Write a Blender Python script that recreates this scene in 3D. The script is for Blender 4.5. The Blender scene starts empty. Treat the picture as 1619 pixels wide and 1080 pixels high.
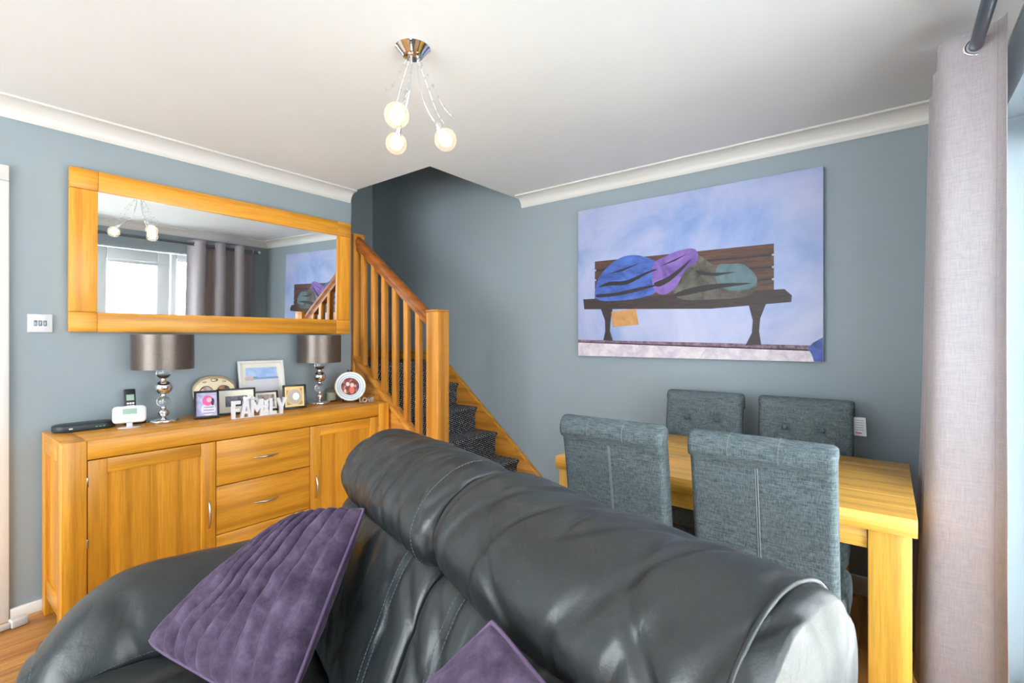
import bpy, bmesh, math, random
from math import sin, cos, pi, radians as R
from mathutils import Vector, Matrix, noise
random.seed(7)
scn = bpy.context.scene
COL = scn.collection

# ------------------------------------------------------------------ camera
cam_d = bpy.data.cameras.new('camera')
cam = bpy.data.objects.new('camera', cam_d)
COL.objects.link(cam)
cam_d.sensor_width = 36.0
cam_d.lens = 762.0 / 1619.0 * 36.0
cam_d.shift_y = -6.0 / 1619.0
cam_d.clip_start = 0.02
cam.location = (0, 0, 1.285)
cam.rotation_euler = (R(90), 0, R(38.1))
scn.camera = cam

# ------------------------------------------------------------------ sky, daylight, exposure
world = bpy.data.worlds.new('sky')
scn.world = world
world.use_nodes = True
wn = world.node_tree
wn.nodes['Background'].inputs[0].default_value = (0.92, 0.96, 1.0, 1)
wn.nodes['Background'].inputs[1].default_value = 9.0


def portal(name, loc, rot, sx, sy):
    l = bpy.data.lights.new(name, 'AREA')
    l.shape = 'RECTANGLE'
    l.size = sx
    l.size_y = sy
    l.cycles.is_portal = True
    o = bpy.data.objects.new(name, l)
    COL.objects.link(o)
    o.location = loc
    o.rotation_euler = rot
    return o


sun_d = bpy.data.lights.new('sun', 'SUN')
sun_d.energy = 70.0
sun_d.angle = R(1.0)
sun_d.color = (1.0, 0.95, 0.88)
sun = bpy.data.objects.new('sun', sun_d)
COL.objects.link(sun)
sun.rotation_euler = Vector((0.62, -0.12, -0.77)).to_track_quat('-Z', 'Y').to_euler()
portal('daylight_portal', (0.50, 1.13, 1.05), (0, R(90), 0), 2.1, 2.75)
portal('daylight_portal', (-1.45, -2.72, 1.325), (R(90), 0, 0), 2.8, 1.75)  # portal of the added rear fill window
vs = scn.view_settings
vs.view_transform = 'Standard'
vs.look = 'None'
vs.exposure = 0.60
vs.gamma = 1.0
vs.use_curve_mapping = False
scn.cycles.use_denoising = True
scn.cycles.max_bounces = 12
scn.cycles.diffuse_bounces = 5
scn.cycles.transparent_max_bounces = 16
scn.cycles.sample_clamp_indirect = 8.0

# ------------------------------------------------------------------ materials
def lin(r, g, b):
    f = lambda c: (c / 255 / 12.92) if c / 255 <= 0.04045 else ((c / 255 + 0.055) / 1.055) ** 2.4
    return (f(r), f(g), f(b), 1.0)


class NT:
    def __init__(s, name):
        s.m = bpy.data.materials.new(name)
        s.m.use_nodes = True
        s.t = s.m.node_tree
        s.b = s.t.nodes['Principled BSDF']
        s.out = s.t.nodes['Material Output']

    def n(s, typ, **kw):
        o = s.t.nodes.new(typ)
        for k, v in kw.items():
            setattr(o, k, v)
        return o

    def l(s, a, b):
        s.t.links.new(a, b)

    def coord(s, kind='Object', scale=(1, 1, 1), rnd=0.0, rot=(0, 0, 0)):
        tc = s.n('ShaderNodeTexCoord')
        src = tc.outputs[kind]
        if rnd:
            oi = s.n('ShaderNodeObjectInfo')
            mu = s.n('ShaderNodeMath', operation='MULTIPLY')
            mu.inputs[1].default_value = rnd
            s.l(oi.outputs['Random'], mu.inputs[0])
            ad = s.n('ShaderNodeVectorMath', operation='ADD')
            s.l(src, ad.inputs[0])
            s.l(mu.outputs[0], ad.inputs[1])
            src = ad.outputs[0]
        mp = s.n('ShaderNodeMapping')
        mp.inputs['Scale'].default_value = scale
        mp.inputs['Rotation'].default_value = rot
        s.l(src, mp.inputs[0])
        return mp.outputs[0]

    def noise(s, vec, scale, detail=4, rough=0.55, dist=0.0):
        t = s.n('ShaderNodeTexNoise')
        t.inputs['Scale'].default_value = scale
        t.inputs['Detail'].default_value = detail
        t.inputs['Roughness'].default_value = rough
        t.inputs['Distortion'].default_value = dist
        s.l(vec, t.inputs['Vector'])
        return t.outputs['Fac']

    def ramp(s, fac, stops):
        r = s.n('ShaderNodeValToRGB')
        e = r.color_ramp.elements
        while len(e) < len(stops):
            e.new(0.5)
        for i, (p, c) in enumerate(stops):
            e[i].position = p
            e[i].color = c
        s.l(fac, r.inputs[0])
        return r.outputs[0]

    def mix(s, fac, a, b, mode='MIX'):
        m = s.n('ShaderNodeMix', data_type='RGBA', blend_type=mode)
        for v, i in ((fac, 0), (a, 6), (b, 7)):
            if isinstance(v, (int, float)):
                m.inputs[i].default_value = v
            elif isinstance(v, tuple):
                m.inputs[i].default_value = v
            else:
                s.l(v, m.inputs[i])
        return m.outputs[2]

    def bump(s, h, strength=0.2, dist=0.002, prev=None):
        b = s.n('ShaderNodeBump')
        b.inputs['Strength'].default_value = strength
        b.inputs['Distance'].default_value = dist
        s.l(h, b.inputs['Height'])
        if prev is not None:
            s.l(prev, b.inputs['Normal'])
        s.l(b.outputs[0], s.b.inputs['Normal'])
        return b.outputs[0]

    def base(s, c):
        if isinstance(c, tuple):
            s.b.inputs['Base Color'].default_value = c
        else:
            s.l(c, s.b.inputs['Base Color'])

    def set(s, **kw):
        for k, v in kw.items():
            s.b.inputs[k.replace('_', ' ')].default_value = v


def plain(name, col, rough=0.5, metal=0.0, spec=0.5, **kw):
    t = NT(name)
    t.base(col)
    t.set(Roughness=rough, Metallic=metal, **kw)
    t.b.inputs['Specular IOR Level'].default_value = spec
    return t.m


def paint(name, col, rough=0.75, amt=0.04):
    t = NT(name)
    v = t.coord()
    f = t.noise(v, 2.5, 3)
    d = tuple(c * (1 - amt) for c in col[:3]) + (1,)
    t.base(t.ramp(f, [(0.3, d), (0.7, col)]))
    t.set(Roughness=rough)
    t.bump(t.noise(v, 160, 2), 0.08, 0.001)
    return t.m


def oak(name, axis, light, dark, rough=0.36):
    t = NT(name)
    k = {'X': (0.55, 8, 8), 'Y': (8, 0.55, 8), 'Z': (8, 8, 0.55)}[axis]
    v = t.coord(scale=k, rnd=13.0)
    f = t.noise(v, 1.6, 5, 0.55, 1.4)
    kf = {'X': (6, 160, 160), 'Y': (160, 6, 160), 'Z': (160, 160, 6)}[axis]
    vf = t.coord(scale=kf, rnd=13.0)
    g = t.noise(vf, 1.0, 3, 0.6)
    w = t.n('ShaderNodeTexWave', wave_type='RINGS', rings_direction=axis)
    w.inputs['Scale'].default_value = 0.55
    w.inputs['Distortion'].default_value = 5.0
    w.inputs['Detail'].default_value = 3.0
    w.inputs['Detail Scale'].default_value = 0.8
    t.l(v, w.inputs[0])
    c = t.ramp(f, [(0.28, dark), (0.72, light)])
    d2 = tuple(x * 0.80 for x in dark[:3]) + (1,)
    rw = t.ramp(w.outputs['Fac'], [(0.0, (0.8,) * 3 + (1,)), (0.4, (0, 0, 0, 1))])
    c = t.mix(rw, c, d2)
    rg = t.ramp(g, [(0.33, (0.74, 0.70, 0.62, 1)), (0.58, (1, 1, 1, 1))])
    c = t.mix(0.7, c, rg, 'MULTIPLY')
    oi = t.n('ShaderNodeObjectInfo')
    rr = t.ramp(oi.outputs['Random'], [(0.0, (0.85, 0.82, 0.77, 1)), (1.0, (1.08, 1.06, 1.02, 1))])
    c = t.mix(0.8, c, rr, 'MULTIPLY')
    t.base(c)
    t.set(Roughness=rough)
    t.bump(g, 0.12, 0.0006)
    return t.m


OL, OD = lin(235, 169, 56), lin(217, 145, 36)
OAK = {a: oak('oak_' + a.lower(), a, OL, OD) for a in 'XYZ'}
SL, SD = lin(222, 157, 64), lin(200, 130, 44)
STAIR_OAK = {a: oak('stair_oak_' + a.lower(), a, SL, SD, 0.4) for a in 'XYZ'}
HANDRAIL = oak('handrail_hardwood', 'X', lin(178, 108, 44), lin(150, 82, 30), 0.35)
TL_, TD_ = lin(240, 190, 88), lin(228, 170, 68)
TABLE_OAK = {a: oak('table_oak_' + a.lower(), a, TL_, TD_, 0.33) for a in 'XYZ'}
FLOOR = oak('floor_oak', 'Y', lin(212, 160, 92), lin(176, 118, 58), 0.4)
M = {}
M['wall'] = paint('wall_paint', lin(150, 163, 170))
M['ceil'] = paint('ceiling_paint', lin(238, 240, 241), 0.85, 0.02)
M['white'] = plain('white_gloss', lin(224, 222, 218), 0.4)
M['upvc'] = plain('white_upvc', lin(235, 240, 243), 0.3)
M['chrome'] = plain('chrome', (0.82, 0.82, 0.83, 1), 0.07, 1.0)
M['steel'] = plain('brushed_steel', (0.62, 0.60, 0.57, 1), 0.28, 1.0)
M['rod'] = plain('gunmetal_rod', (0.16, 0.18, 0.21, 1), 0.3, 0.9)
M['black'] = plain('black_plastic', lin(28, 30, 34), 0.4)
M['blackwood'] = plain('black_lacquer', lin(22, 22, 26), 0.3)
M['router'] = plain('router_plastic', lin(38, 48, 56), 0.45)
M['wplastic'] = plain('white_plastic', lin(212, 212, 218), 0.35)
M['lcd'] = plain('green_grey_display', lin(150, 178, 160), 0.2)
M['dark'] = plain('dark_gap', lin(30, 22, 14), 0.9)
M['cream'] = plain('cream_card', lin(228, 224, 212), 0.8)
M['wax'] = plain('cream_wax', lin(238, 228, 200), 0.55)
M['cable'] = plain('grey_cable', lin(150, 146, 140), 0.5)
M['adaptor'] = plain('white_adaptor', lin(205, 205, 205), 0.5)
M['ledgreen'] = plain('green_indicator', lin(60, 150, 130), 0.4)
M['gold'] = plain('antique_gold', lin(190, 158, 100), 0.35, 0.7)
M['silver'] = plain('antique_silver', lin(178, 164, 138), 0.30, 0.85)
M['stitch'] = plain('pale_thread', lin(92, 106, 114), 0.7)
M['brownb'] = plain('bronze_easel', lin(60, 38, 26), 0.4, 0.4)
M['patio'] = plain('patio_stone', lin(226, 226, 222), 0.9)


def glass_thin(name, tint=(1, 1, 1, 1), refl=0.08, rough=0.02):
    t = NT(name)
    tr = t.n('ShaderNodeBsdfTransparent')
    tr.inputs[0].default_value = tint
    gl = t.n('ShaderNodeBsdfGlossy')
    gl.inputs['Roughness'].default_value = rough
    lw = t.n('ShaderNodeLayerWeight')
    lw.inputs[0].default_value = 0.5
    pw_ = t.n('ShaderNodeMath', operation='POWER')
    pw_.inputs[1].default_value = 4.0
    t.l(lw.outputs['Facing'], pw_.inputs[0])
    fr = t.n('ShaderNodeMath', operation='MULTIPLY_ADD')
    fr.inputs[1].default_value = 0.6
    fr.inputs[2].default_value = refl * 0.6
    t.l(pw_.outputs[0], fr.inputs[0])
    mx = t.n('ShaderNodeMixShader')
    t.l(fr.outputs[0], mx.inputs[0])
    t.l(tr.outputs[0], mx.inputs[1])
    t.l(gl.outputs[0], mx.inputs[2])
    t.l(mx.outputs[0], t.out.inputs[0])
    return t.m


M['pane'] = glass_thin('window_glass', (0.96, 0.98, 0.98, 1))
def globe_mat():
    t = NT('globe_glass')
    tr = t.n('ShaderNodeBsdfTransparent')
    tr.inputs[0].default_value = (1, 0.97, 0.90, 1)
    tl = t.n('ShaderNodeBsdfTranslucent')
    tl.inputs[0].default_value = (1, 0.95, 0.86, 1)
    gl = t.n('ShaderNodeBsdfGlossy')
    gl.inputs['Roughness'].default_value = 0.03
    m1 = t.n('ShaderNodeMixShader')
    m1.inputs[0].default_value = 0.10
    m2 = t.n('ShaderNodeMixShader')
    m2.inputs[0].default_value = 0.06
    t.l(tr.outputs[0], m1.inputs[1])
    t.l(tl.outputs[0], m1.inputs[2])
    t.l(m1.outputs[0], m2.inputs[1])
    t.l(gl.outputs[0], m2.inputs[2])
    t.l(m2.outputs[0], t.out.inputs[0])
    return t.m


M['globe'] = globe_mat()
M['crystal'] = plain('crystal', (1, 1, 1, 1), 0.0, 0.0, Transmission_Weight=1.0, IOR=1.5)
M['bead'] = glass_thin('bead_glass', (0.9, 0.92, 0.92, 1))
M['mirror'] = plain('mirror_silver', (0.90, 0.93, 0.93, 1), 0.0, 1.0)


def emit(name, col, s):
    t = NT(name)
    t.base((0.9, 0.85, 0.7, 1))
    t.b.inputs['Emission Color'].default_value = col
    t.b.inputs['Emission Strength'].default_value = s
    return t.m


M['bulb'] = emit('lit_bulb', (1.0, 0.84, 0.60, 1), 8.5)


def leather():
    t = NT('charcoal_leather')
    v = t.coord()
    f = t.noise(v, 5, 4)
    t.base(t.ramp(f, [(0.3, lin(28, 33, 36)), (0.7, lin(42, 46, 48))]))
    rf = t.ramp(t.noise(v, 9, 4), [(0.3, (0.31,) * 3 + (1,)), (0.7, (0.40,) * 3 + (1,))])
    t.l(rf, t.b.inputs['Roughness'])
    t.b.inputs['Specular IOR Level'].default_value = 0.62
    b1 = t.bump(t.noise(v, 14, 4, 0.55, 0.4), 0.30, 0.010)
    t.bump(t.noise(v, 380, 2, 0.5), 0.16, 0.0012, b1)
    return t.m


M['leather'] = leather()


def velvet():
    t = NT('purple_velvet')
    v = t.coord()
    f = t.noise(v, 22, 6, 0.7, 0.15)
    c = t.ramp(f, [(0.34, lin(56, 44, 64)), (0.52, lin(78, 64, 86)), (0.68, lin(98, 83, 106))])
    t.base(c)
    t.set(Roughness=0.75)
    t.b.inputs['Specular IOR Level'].default_value = 0.2
    t.b.inputs['Sheen Weight'].default_value = 0.4
    t.b.inputs['Sheen Roughness'].default_value = 0.35
    t.b.inputs['Sheen Tint'].default_value = lin(200, 186, 208)
    t.bump(t.noise(v, 45, 6, 0.7, 0.2), 0.35, 0.004)
    return t.m


M['velvet'] = velvet()
M['piping'] = plain('purple_piping', lin(98, 78, 108), 0.7)


def linen(name, c1, c2, rough=0.9, sx=420, bs=0.35):
    t = NT(name)
    a = t.noise(t.coord(scale=(sx, sx, 22)), 1.0, 3, 0.6)
    b = t.noise(t.coord(scale=(28, 28, sx)), 1.0, 3, 0.6)
    s = t.n('ShaderNodeMath', operation='ADD')
    t.l(a, s.inputs[0])
    t.l(b, s.inputs[1])
    h = t.n('ShaderNodeMath', operation='MULTIPLY')
    h.inputs[1].default_value = 0.5
    t.l(s.outputs[0], h.inputs[0])
    t.base(t.ramp(h.outputs[0], [(0.38, c1), (0.62, c2)]))
    t.set(Roughness=rough)
    t.b.inputs['Specular IOR Level'].default_value = 0.2
    t.bump(h.outputs[0], bs, 0.0015)
    return t.m


M['linen'] = linen('grey_linen', lin(60, 71, 75), lin(114, 126, 131))
M['linen_seam'] = plain('grey_piping', lin(120, 130, 134), 0.9)
M['curtain'] = linen('greige_curtain', lin(162, 154, 158), lin(182, 174, 179), 0.5, 520, 0.12)
M['curtain'].node_tree.nodes['Principled BSDF'].inputs['Sheen Weight'].default_value = 0.3
M['satin'] = linen('taupe_satin', lin(86, 75, 68), lin(102, 90, 82), 0.30, 300, 0.1)
for nn, vv in (('Specular IOR Level', 0.7), ('Metallic', 0.55), ('Anisotropic', 0.6)):
    M['satin'].node_tree.nodes['Principled BSDF'].inputs[nn].default_value = vv
M['satin_in'] = plain('shade_lining', lin(225, 222, 214), 0.8)


def tweed():
    t = NT('tweed_carpet')
    tc = t.n('ShaderNodeTexCoord')
    mp = t.n('ShaderNodeMapping')
    mp.inputs['Rotation'].default_value = (0, 0, R(40))
    mp.inputs['Scale'].default_value = (44, 84, 1)
    t.l(tc.outputs['UV'], mp.inputs[0])
    nz = t.n('ShaderNodeTexNoise')
    nz.inputs['Scale'].default_value = 90
    t.l(tc.outputs['UV'], nz.inputs['Vector'])
    mm = t.n('ShaderNodeMix', data_type='VECTOR')
    mm.inputs[0].default_value = 0.16
    t.l(mp.outputs[0], mm.inputs[4])
    ad = t.n('ShaderNodeVectorMath', operation='ADD')
    sc_ = t.n('ShaderNodeVectorMath', operation='SCALE')
    sc_.inputs['Scale'].default_value = 0.35
    t.l(nz.outputs['Color'], sc_.inputs[0])
    t.l(mp.outputs[0], ad.inputs[0])
    t.l(sc_.outputs[0], ad.inputs[1])
    br = t.n('ShaderNodeTexBrick')
    br.inputs['Scale'].default_value = 1.0
    br.inputs['Brick Width'].default_value = 1.0
    br.inputs['Row Height'].default_value = 1.0
    br.inputs['Mortar Size'].default_value = 0.27
    br.inputs['Mortar Smooth'].default_value = 0.2
    br.inputs['Color1'].default_value = lin(222, 224, 228)
    br.inputs['Color2'].default_value = lin(150, 154, 162)
    br.inputs['Mortar'].default_value = lin(16, 19, 26)
    t.l(ad.outputs[0], br.inputs['Vector'])
    t.base(br.outputs['Color'])
    t.set(Roughness=0.95)
    t.b.inputs['Specular IOR Level'].default_value = 0.1
    t.bump(br.outputs['Fac'], 0.5, -0.004)
    return t.m


M['tweed'] = tweed()

# ------------------------------------------------------------------ mesh helpers
def box(bm, x0, x1, y0, y1, z0, z1):
    vs_ = [bm.verts.new(p) for p in ((x0, y0, z0), (x1, y0, z0), (x1, y1, z0), (x0, y1, z0),
                                     (x0, y0, z1), (x1, y0, z1), (x1, y1, z1), (x0, y1, z1))]
    for f in ((0, 3, 2, 1), (4, 5, 6, 7), (0, 1, 5, 4), (1, 2, 6, 5), (2, 3, 7, 6), (3, 0, 4, 7)):
        bm.faces.new([vs_[i] for i in f])
    return vs_


def bevel(bm, w, seg=2):
    bmesh.ops.bevel(bm, geom=bm.edges[:], offset=w, segments=seg, profile=0.5, affect='EDGES', clamp_overlap=True)


def obj(name, bm, mat, parent=None, smooth=False, loc=None):
    me = bpy.data.meshes.new(name)
    if isinstance(bm, bmesh.types.BMesh):
        bmesh.ops.recalc_face_normals(bm, faces=bm.faces[:])
        bm.to_mesh(me)
        bm.free()
    o = bpy.data.objects.new(name, me)
    for m in (mat if isinstance(mat, list) else [mat]):
        me.materials.append(m)
    if smooth:
        me.polygons.foreach_set('use_smooth', [True] * len(me.polygons))
        if smooth != 'full':
            try:
                me.set_sharp_from_angle(angle=R(45))
            except Exception:
                pass
    COL.objects.link(o)
    if parent is not None:
        o.parent = parent
    if loc is not None:
        o.location = loc
    return o


def bx(name, dims, mat, parent=None, bev=0.0, seg=2, smooth=True):
    bm = bmesh.new()
    box(bm, *dims)
    if bev:
        bevel(bm, bev, seg)
    return obj(name, bm, mat, parent, smooth=smooth if bev else False)


def tag(o, label, cat, group=None):
    o['label'] = label
    o['category'] = cat
    if group:
        o['group'] = group
    return o


def thing(name, label, cat, loc=(0, 0, 0), rz=0.0, group=None):
    o = bpy.data.objects.new(name, None)
    o.empty_display_size = 0.1
    COL.objects.link(o)
    o.location = loc
    o.rotation_euler = (0, 0, rz)
    return tag(o, label, cat, group)


def struct(o, label=None, cat=None):
    o['kind'] = 'structure'
    if label:
        o['label'] = label
    if cat:
        o['category'] = cat
    return o


def rings(bm, secs, cap=True, closed=True, bulge=0.0):
    """loft a list of rings (each a list of points)"""
    vr = [[bm.verts.new(p) for p in s] for s in secs]
    n = len(vr[0])
    for i in range(len(vr) - 1):
        for j in range(n if closed else n - 1):
            k = (j + 1) % n
            bm.faces.new((vr[i][j], vr[i][k], vr[i + 1][k], vr[i + 1][j]))
    if cap:
        for r in (vr[0], vr[-1]):
            try:
                bm.faces.new(r)
            except ValueError:
                pass
    return vr


def lathe(bm, prof, seg=32, c=(0, 0, 0), cap=True):
    """prof: list of (r, z)"""
    secs = []
    for r, z in prof:
        r = max(r, 1e-5)
        secs.append([(c[0] + r * cos(2 * pi * k / seg), c[1] + r * sin(2 * pi * k / seg), c[2] + z) for k in range(seg)])
    rings(bm, secs, cap)
    bmesh.ops.remove_doubles(bm, verts=bm.verts[:], dist=5e-5)


def ball(bm, r, c=(0, 0, 0), seg=24, sz=1.0):
    n = seg // 2
    lathe(bm, [(r * sin(pi * i / n), -r * sz * cos(pi * i / n)) for i in range(n + 1)], seg, c)


def tube(bm, pts, r, seg=10):
    pts = [Vector(p) for p in pts]
    rs = r if isinstance(r, (list, tuple)) else [r] * len(pts)
    secs = []
    up = Vector((0, 0, 1))
    prev = None
    for i, p in enumerate(pts):
        d = (pts[min(i + 1, len(pts) - 1)] - pts[max(i - 1, 0)]).normalized()
        a = (prev - d * prev.dot(d)) if prev is not None else d.orthogonal()
        if a.length < 1e-6:
            a = d.orthogonal()
        a.normalize()
        prev = a
        b = d.cross(a)
        secs.append([p + (a * cos(2 * pi * k / seg) + b * sin(2 * pi * k / seg)) * rs[i] for k in range(seg)])
    rings(bm, secs)


def crv(pts, n=8, closed=False):
    """catmull-rom through points"""
    P = [Vector(p) for p in pts]
    out = []
    m = len(P)
    for i in range(m if closed else m - 1):
        p0 = P[(i - 1) % m] if closed else P[max(i - 1, 0)]
        p1, p2 = P[i], P[(i + 1) % m]
        p3 = P[(i + 2) % m] if closed else P[min(i + 2, m - 1)]
        for k in range(n):
            t = k / n
            out.append(0.5 * ((2 * p1) + (p2 - p0) * t + (2 * p0 - 5 * p1 + 4 * p2 - p3) * t * t + (3 * p1 - p0 - 3 * p2 + p3) * t ** 3))
    if not closed:
        out.append(P[-1])
    return out


def prism(bm, poly, axis, a, b):
    """extrude a 2-D polygon along axis from a to b"""
    def P(u, v, w):
        return {'X': (w, u, v), 'Y': (u, w, v), 'Z': (u, v, w)}[axis]
    rings(bm, [[P(u, v, a) for u, v in poly], [P(u, v, b) for u, v in poly]])


def torus(bm, R_, r, c, axis='Y', seg=28, s2=8):
    secs = []
    for i in range(seg + 1):
        t = 2 * pi * i / seg
        ring = []
        for j in range(s2):
            q = 2 * pi * j / s2
            u, v, w = (R_ + r * cos(q)) * cos(t), (R_ + r * cos(q)) * sin(t), r * sin(q)
            p = {'Y': (u, w, v), 'Z': (u, v, w), 'X': (w, u, v)}[axis]
            ring.append((c[0] + p[0], c[1] + p[1], c[2] + p[2]))
        secs.append(ring)
    rings(bm, secs, cap=False)
    bmesh.ops.remove_doubles(bm, verts=bm.verts[:], dist=1e-5)


# ------------------------------------------------------------------ the setting
XL, YB, XR, YF, HC = -3.156, 2.975, 0.32, -2.60, 2.365
YE = 2.085          # where the left wall ends at the stairs
XS = -4.131         # far wall of the stairs
ZT = 4.5
bm = bmesh.new()
box(bm, XS - 0.1, XR + 0.25, YF - 0.1, YB + 0.1, -0.12, -0.012)
floor = struct(obj('floor', bm, M['dark']))
PW, PL = 0.0925, 1.21
pm = None
col = 0
x = XL
while x < XR:
    y = YF - (col * 0.47) % PL
    while y < YB:
        y0, y1 = max(y, YF), min(y + PL, YB)
        x1 = min(x + PW, XR)
        if y1 - y0 > 0.02:
            bm = bmesh.new()
            box(bm, x + 0.0006, x1 - 0.0006, y0 + 0.0008, y1 - 0.0008, -0.012, 0.0)
            obj('plank', bm, FLOOR, floor)
        y += PL
    x += PW
    col += 1

# ceiling with the stair opening
OX, OY = -2.28, 2.07
bm = bmesh.new()
box(bm, XL - 0.1, XR + 0.1, YF - 0.1, OY, HC, HC + 0.2)
box(bm, OX, XR + 0.1, OY, YB + 0.1, HC, HC + 0.2)
struct(obj('ceiling', bm, M['ceil']))

# left wall with doorway
bm = bmesh.new()
DY0, DY1, DH = -0.56, 0.245, 2.0
box(bm, XL - 0.1, XL, YF - 0.1, DY0, 0, HC)
box(bm, XL - 0.1, XL, DY0, DY1, DH, HC)
box(bm, XL - 0.1, XL, DY1, YE, 0, HC)
struct(obj('wall_left', bm, M['wall']))
bm = bmesh.new()
box(bm, XS - 0.1, XR + 0.1, YB, YB + 0.1, 0, ZT)
struct(obj('wall_back', bm, M['wall']))
# the stair shaft: far wall, hidden return behind the left wall, walls above the ceiling, top
bm = bmesh.new()
box(bm, XS - 0.1, XS, 0.9, YB, 0, ZT)
box(bm, XS, XL - 0.1, 0.8, 0.9, 0, ZT)
box(bm, XL - 0.1, OX, OY - 0.1, OY, HC + 0.2, ZT)
box(bm, XL - 0.1, XL, 0.9, OY - 0.1, HC, ZT)
box(bm, OX, OX + 0.1, OY - 0.1, YB, HC + 0.2, ZT)
struct(obj('wall_stairs', bm, M['wall']))
bm = bmesh.new()
box(bm, XS - 0.1, OX + 0.1, 0.8, YB + 0.1, ZT, ZT + 0.1)
struct(obj('ceiling_stairs', bm, M['ceil']))
# right wall with the glazed doors' opening
WY0, WY1, WZ = -0.25, 2.52, 2.09
bm = bmesh.new()
box(bm, XR, XR + 0.26, YF - 0.1, WY0, 0, HC)
box(bm, XR, XR + 0.26, WY1, YB, 0, HC)
box(bm, XR, XR + 0.26, WY0, WY1, WZ, HC)
struct(obj('wall_right', bm, M['wall']))
# wall behind the camera, opened for an unseen wide window added as frontal fill
bm = bmesh.new()
FX0, FX1, FZ0, FZ1 = -2.85, -0.05, 0.45, 2.2
box(bm, XL, FX0, YF - 0.1, YF, 0, HC)
box(bm, FX1, XR, YF - 0.1, YF, 0, HC)
box(bm, FX0, FX1, YF - 0.1, YF, 0, FZ0)
box(bm, FX0, FX1, YF - 0.1, YF, FZ1, HC)
struct(obj('wall_front', bm, M['wall']))
bm = bmesh.new()
box(bm, XR + 0.27, 8.0, -6, 8, -0.25, -0.15)
struct(obj('patio', bm, M['patio']))


def cornice(name, p0, p1, inward, e0=0.0, e1=0.0):
    """coved cornice between two wall points; inward = unit vector into the room"""
    prof = [(0.0, -0.078), (0.006, -0.082), (0.010, -0.072)]
    for k in range(9):
        a = pi / 2 * k / 8
        prof.append((0.082 - 0.070 * cos(a), -0.070 + 0.060 * sin(a)))
    prof += [(0.090, -0.010), (0.090, 0.0), (0.0, 0.0)]
    p0, p1, inw = Vector(p0), Vector(p1), Vector(inward)
    d = (p1 - p0).normalized()
    bm = bmesh.new()
    secs = []
    for p, e in ((p0, e0), (p1, e1)):
        secs.append([p + inw * u + Vector((0, 0, v)) + d * e * u for u, v in prof])
    rings(bm, secs)
    return struct(obj(name, bm, M['white'], smooth=True))


cornice('trim_1', (XL, YF, HC), (XL, YE - 0.01, HC), (1, 0, 0), 1, 0.0)
cornice('trim_2', (OX + 0.045, YB, HC), (XR, YB, HC), (0, -1, 0), 0, -1)
cornice('trim_3', (XR, YF, HC), (XR, YB, HC), (-1, 0, 0), 1, -1)


def skirting(name, dims):
    return struct(bx(name, dims, M['white'], None, 0.004))


skirting('baseboard_left', (XL, XL + 0.016, DY1 + 0.07, YE, 0.0, 0.052))
skirting('baseboard_back', (-1.93, XR, YB - 0.016, YB, 0.0, 0.095))
skirting('baseboard_right', (XR - 0.016, XR, WY1 + 0.02, YB - 0.018, 0.0, 0.095))

# internal door in the left wall
d1 = bpy.data.objects.new('door_1', None)
COL.objects.link(d1)
struct(d1)
for nm, dm in (('architrave', (XL, XL + 0.018, DY1 - 0.005, DY1 + 0.068, 0, DH - 0.006)),
               ('architrave', (XL, XL + 0.018, DY0 - 0.068, DY0 + 0.005, 0, DH - 0.006)),
               ('architrave', (XL, XL + 0.018, DY0 - 0.068, DY1 + 0.068, DH - 0.005, DH + 0.065)),
               ('door_leaf', (XL - 0.06, XL - 0.02, DY0 + 0.003, DY1 - 0.003, 0.005, DH - 0.003))):
    bx(nm, dm, M['white'], d1, 0.004)
for z0, z1 in ((0.2, 0.85), (1.0, 1.85)):
    for y0, y1 in ((DY0 + 0.1, -0.2), (-0.12, DY1 - 0.1)):
        bx('door_panel', (XL - 0.021, XL - 0.014, y0, y1, z0, z1), M['white'], d1, 0.004)

# glazed doors and side lights in the right wall
def glazed(name, y0, y1, z0, z1, fr, mull, handle=False):
    e = bpy.data.objects.new(name, None)
    COL.objects.link(e)
    struct(e)
    xa, xb = XR + 0.11, XR + 0.17
    for dm in ((xa, xb, y0, y0 + fr, z0, z1), (xa, xb, y1 - fr, y1, z0, z1),
               (xa, xb, y0 + fr, y1 - fr, z1 - fr, z1), (xa, xb, y0 + fr, y1 - fr, z0, z0 + fr)):
        bx('frame_bar', dm, M['upvc'], e, 0.006)
    bx('pane', (xa + 0.02, xa + 0.026, y0 + fr, y1 - fr, z0 + fr, z1 - fr), M['pane'], e)
    for yy in mull:
        bx('glazing_bar', (xa + 0.012, xa + 0.034, yy - 0.009, yy + 0.009, z0 + fr, z1 - fr), M['upvc'], e, 0.003)
    bm = bmesh.new()
    z = z0 + fr + 0.03
    while z < z1 - fr - 0.01:
        s = [Vector((xa - 0.016 + k * 0.008, 0, z + 0.003 * sin(pi * k / 2))) for k in range(3)]
        rings(bm, [[(p.x, y0 + fr + 0.004, p.z - 0.0006) for p in s] + [(p.x, y0 + fr + 0.004, p.z + 0.0006) for p in reversed(s)],
                   [(p.x, y1 - fr - 0.004, p.z - 0.0006) for p in s] + [(p.x, y1 - fr - 0.004, p.z + 0.0006) for p in reversed(s)]])
        z += 0.026
    sl = obj('blind_slats', bm, M['upvc'], e)
    sl['kind'] = 'stuff'
    bx('blind_head', (xa - 0.022, xa - 0.001, y0 + fr, y1 - fr, z1 - fr - 0.03, z1 - fr), M['upvc'], e, 0.003)
    if handle:
        bx('door_handle', (xa - 0.05, xa - 0.002, y0 + 0.02, y0 + 0.05, 1.0, 1.15), M['steel'], e, 0.008)
    return e


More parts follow.
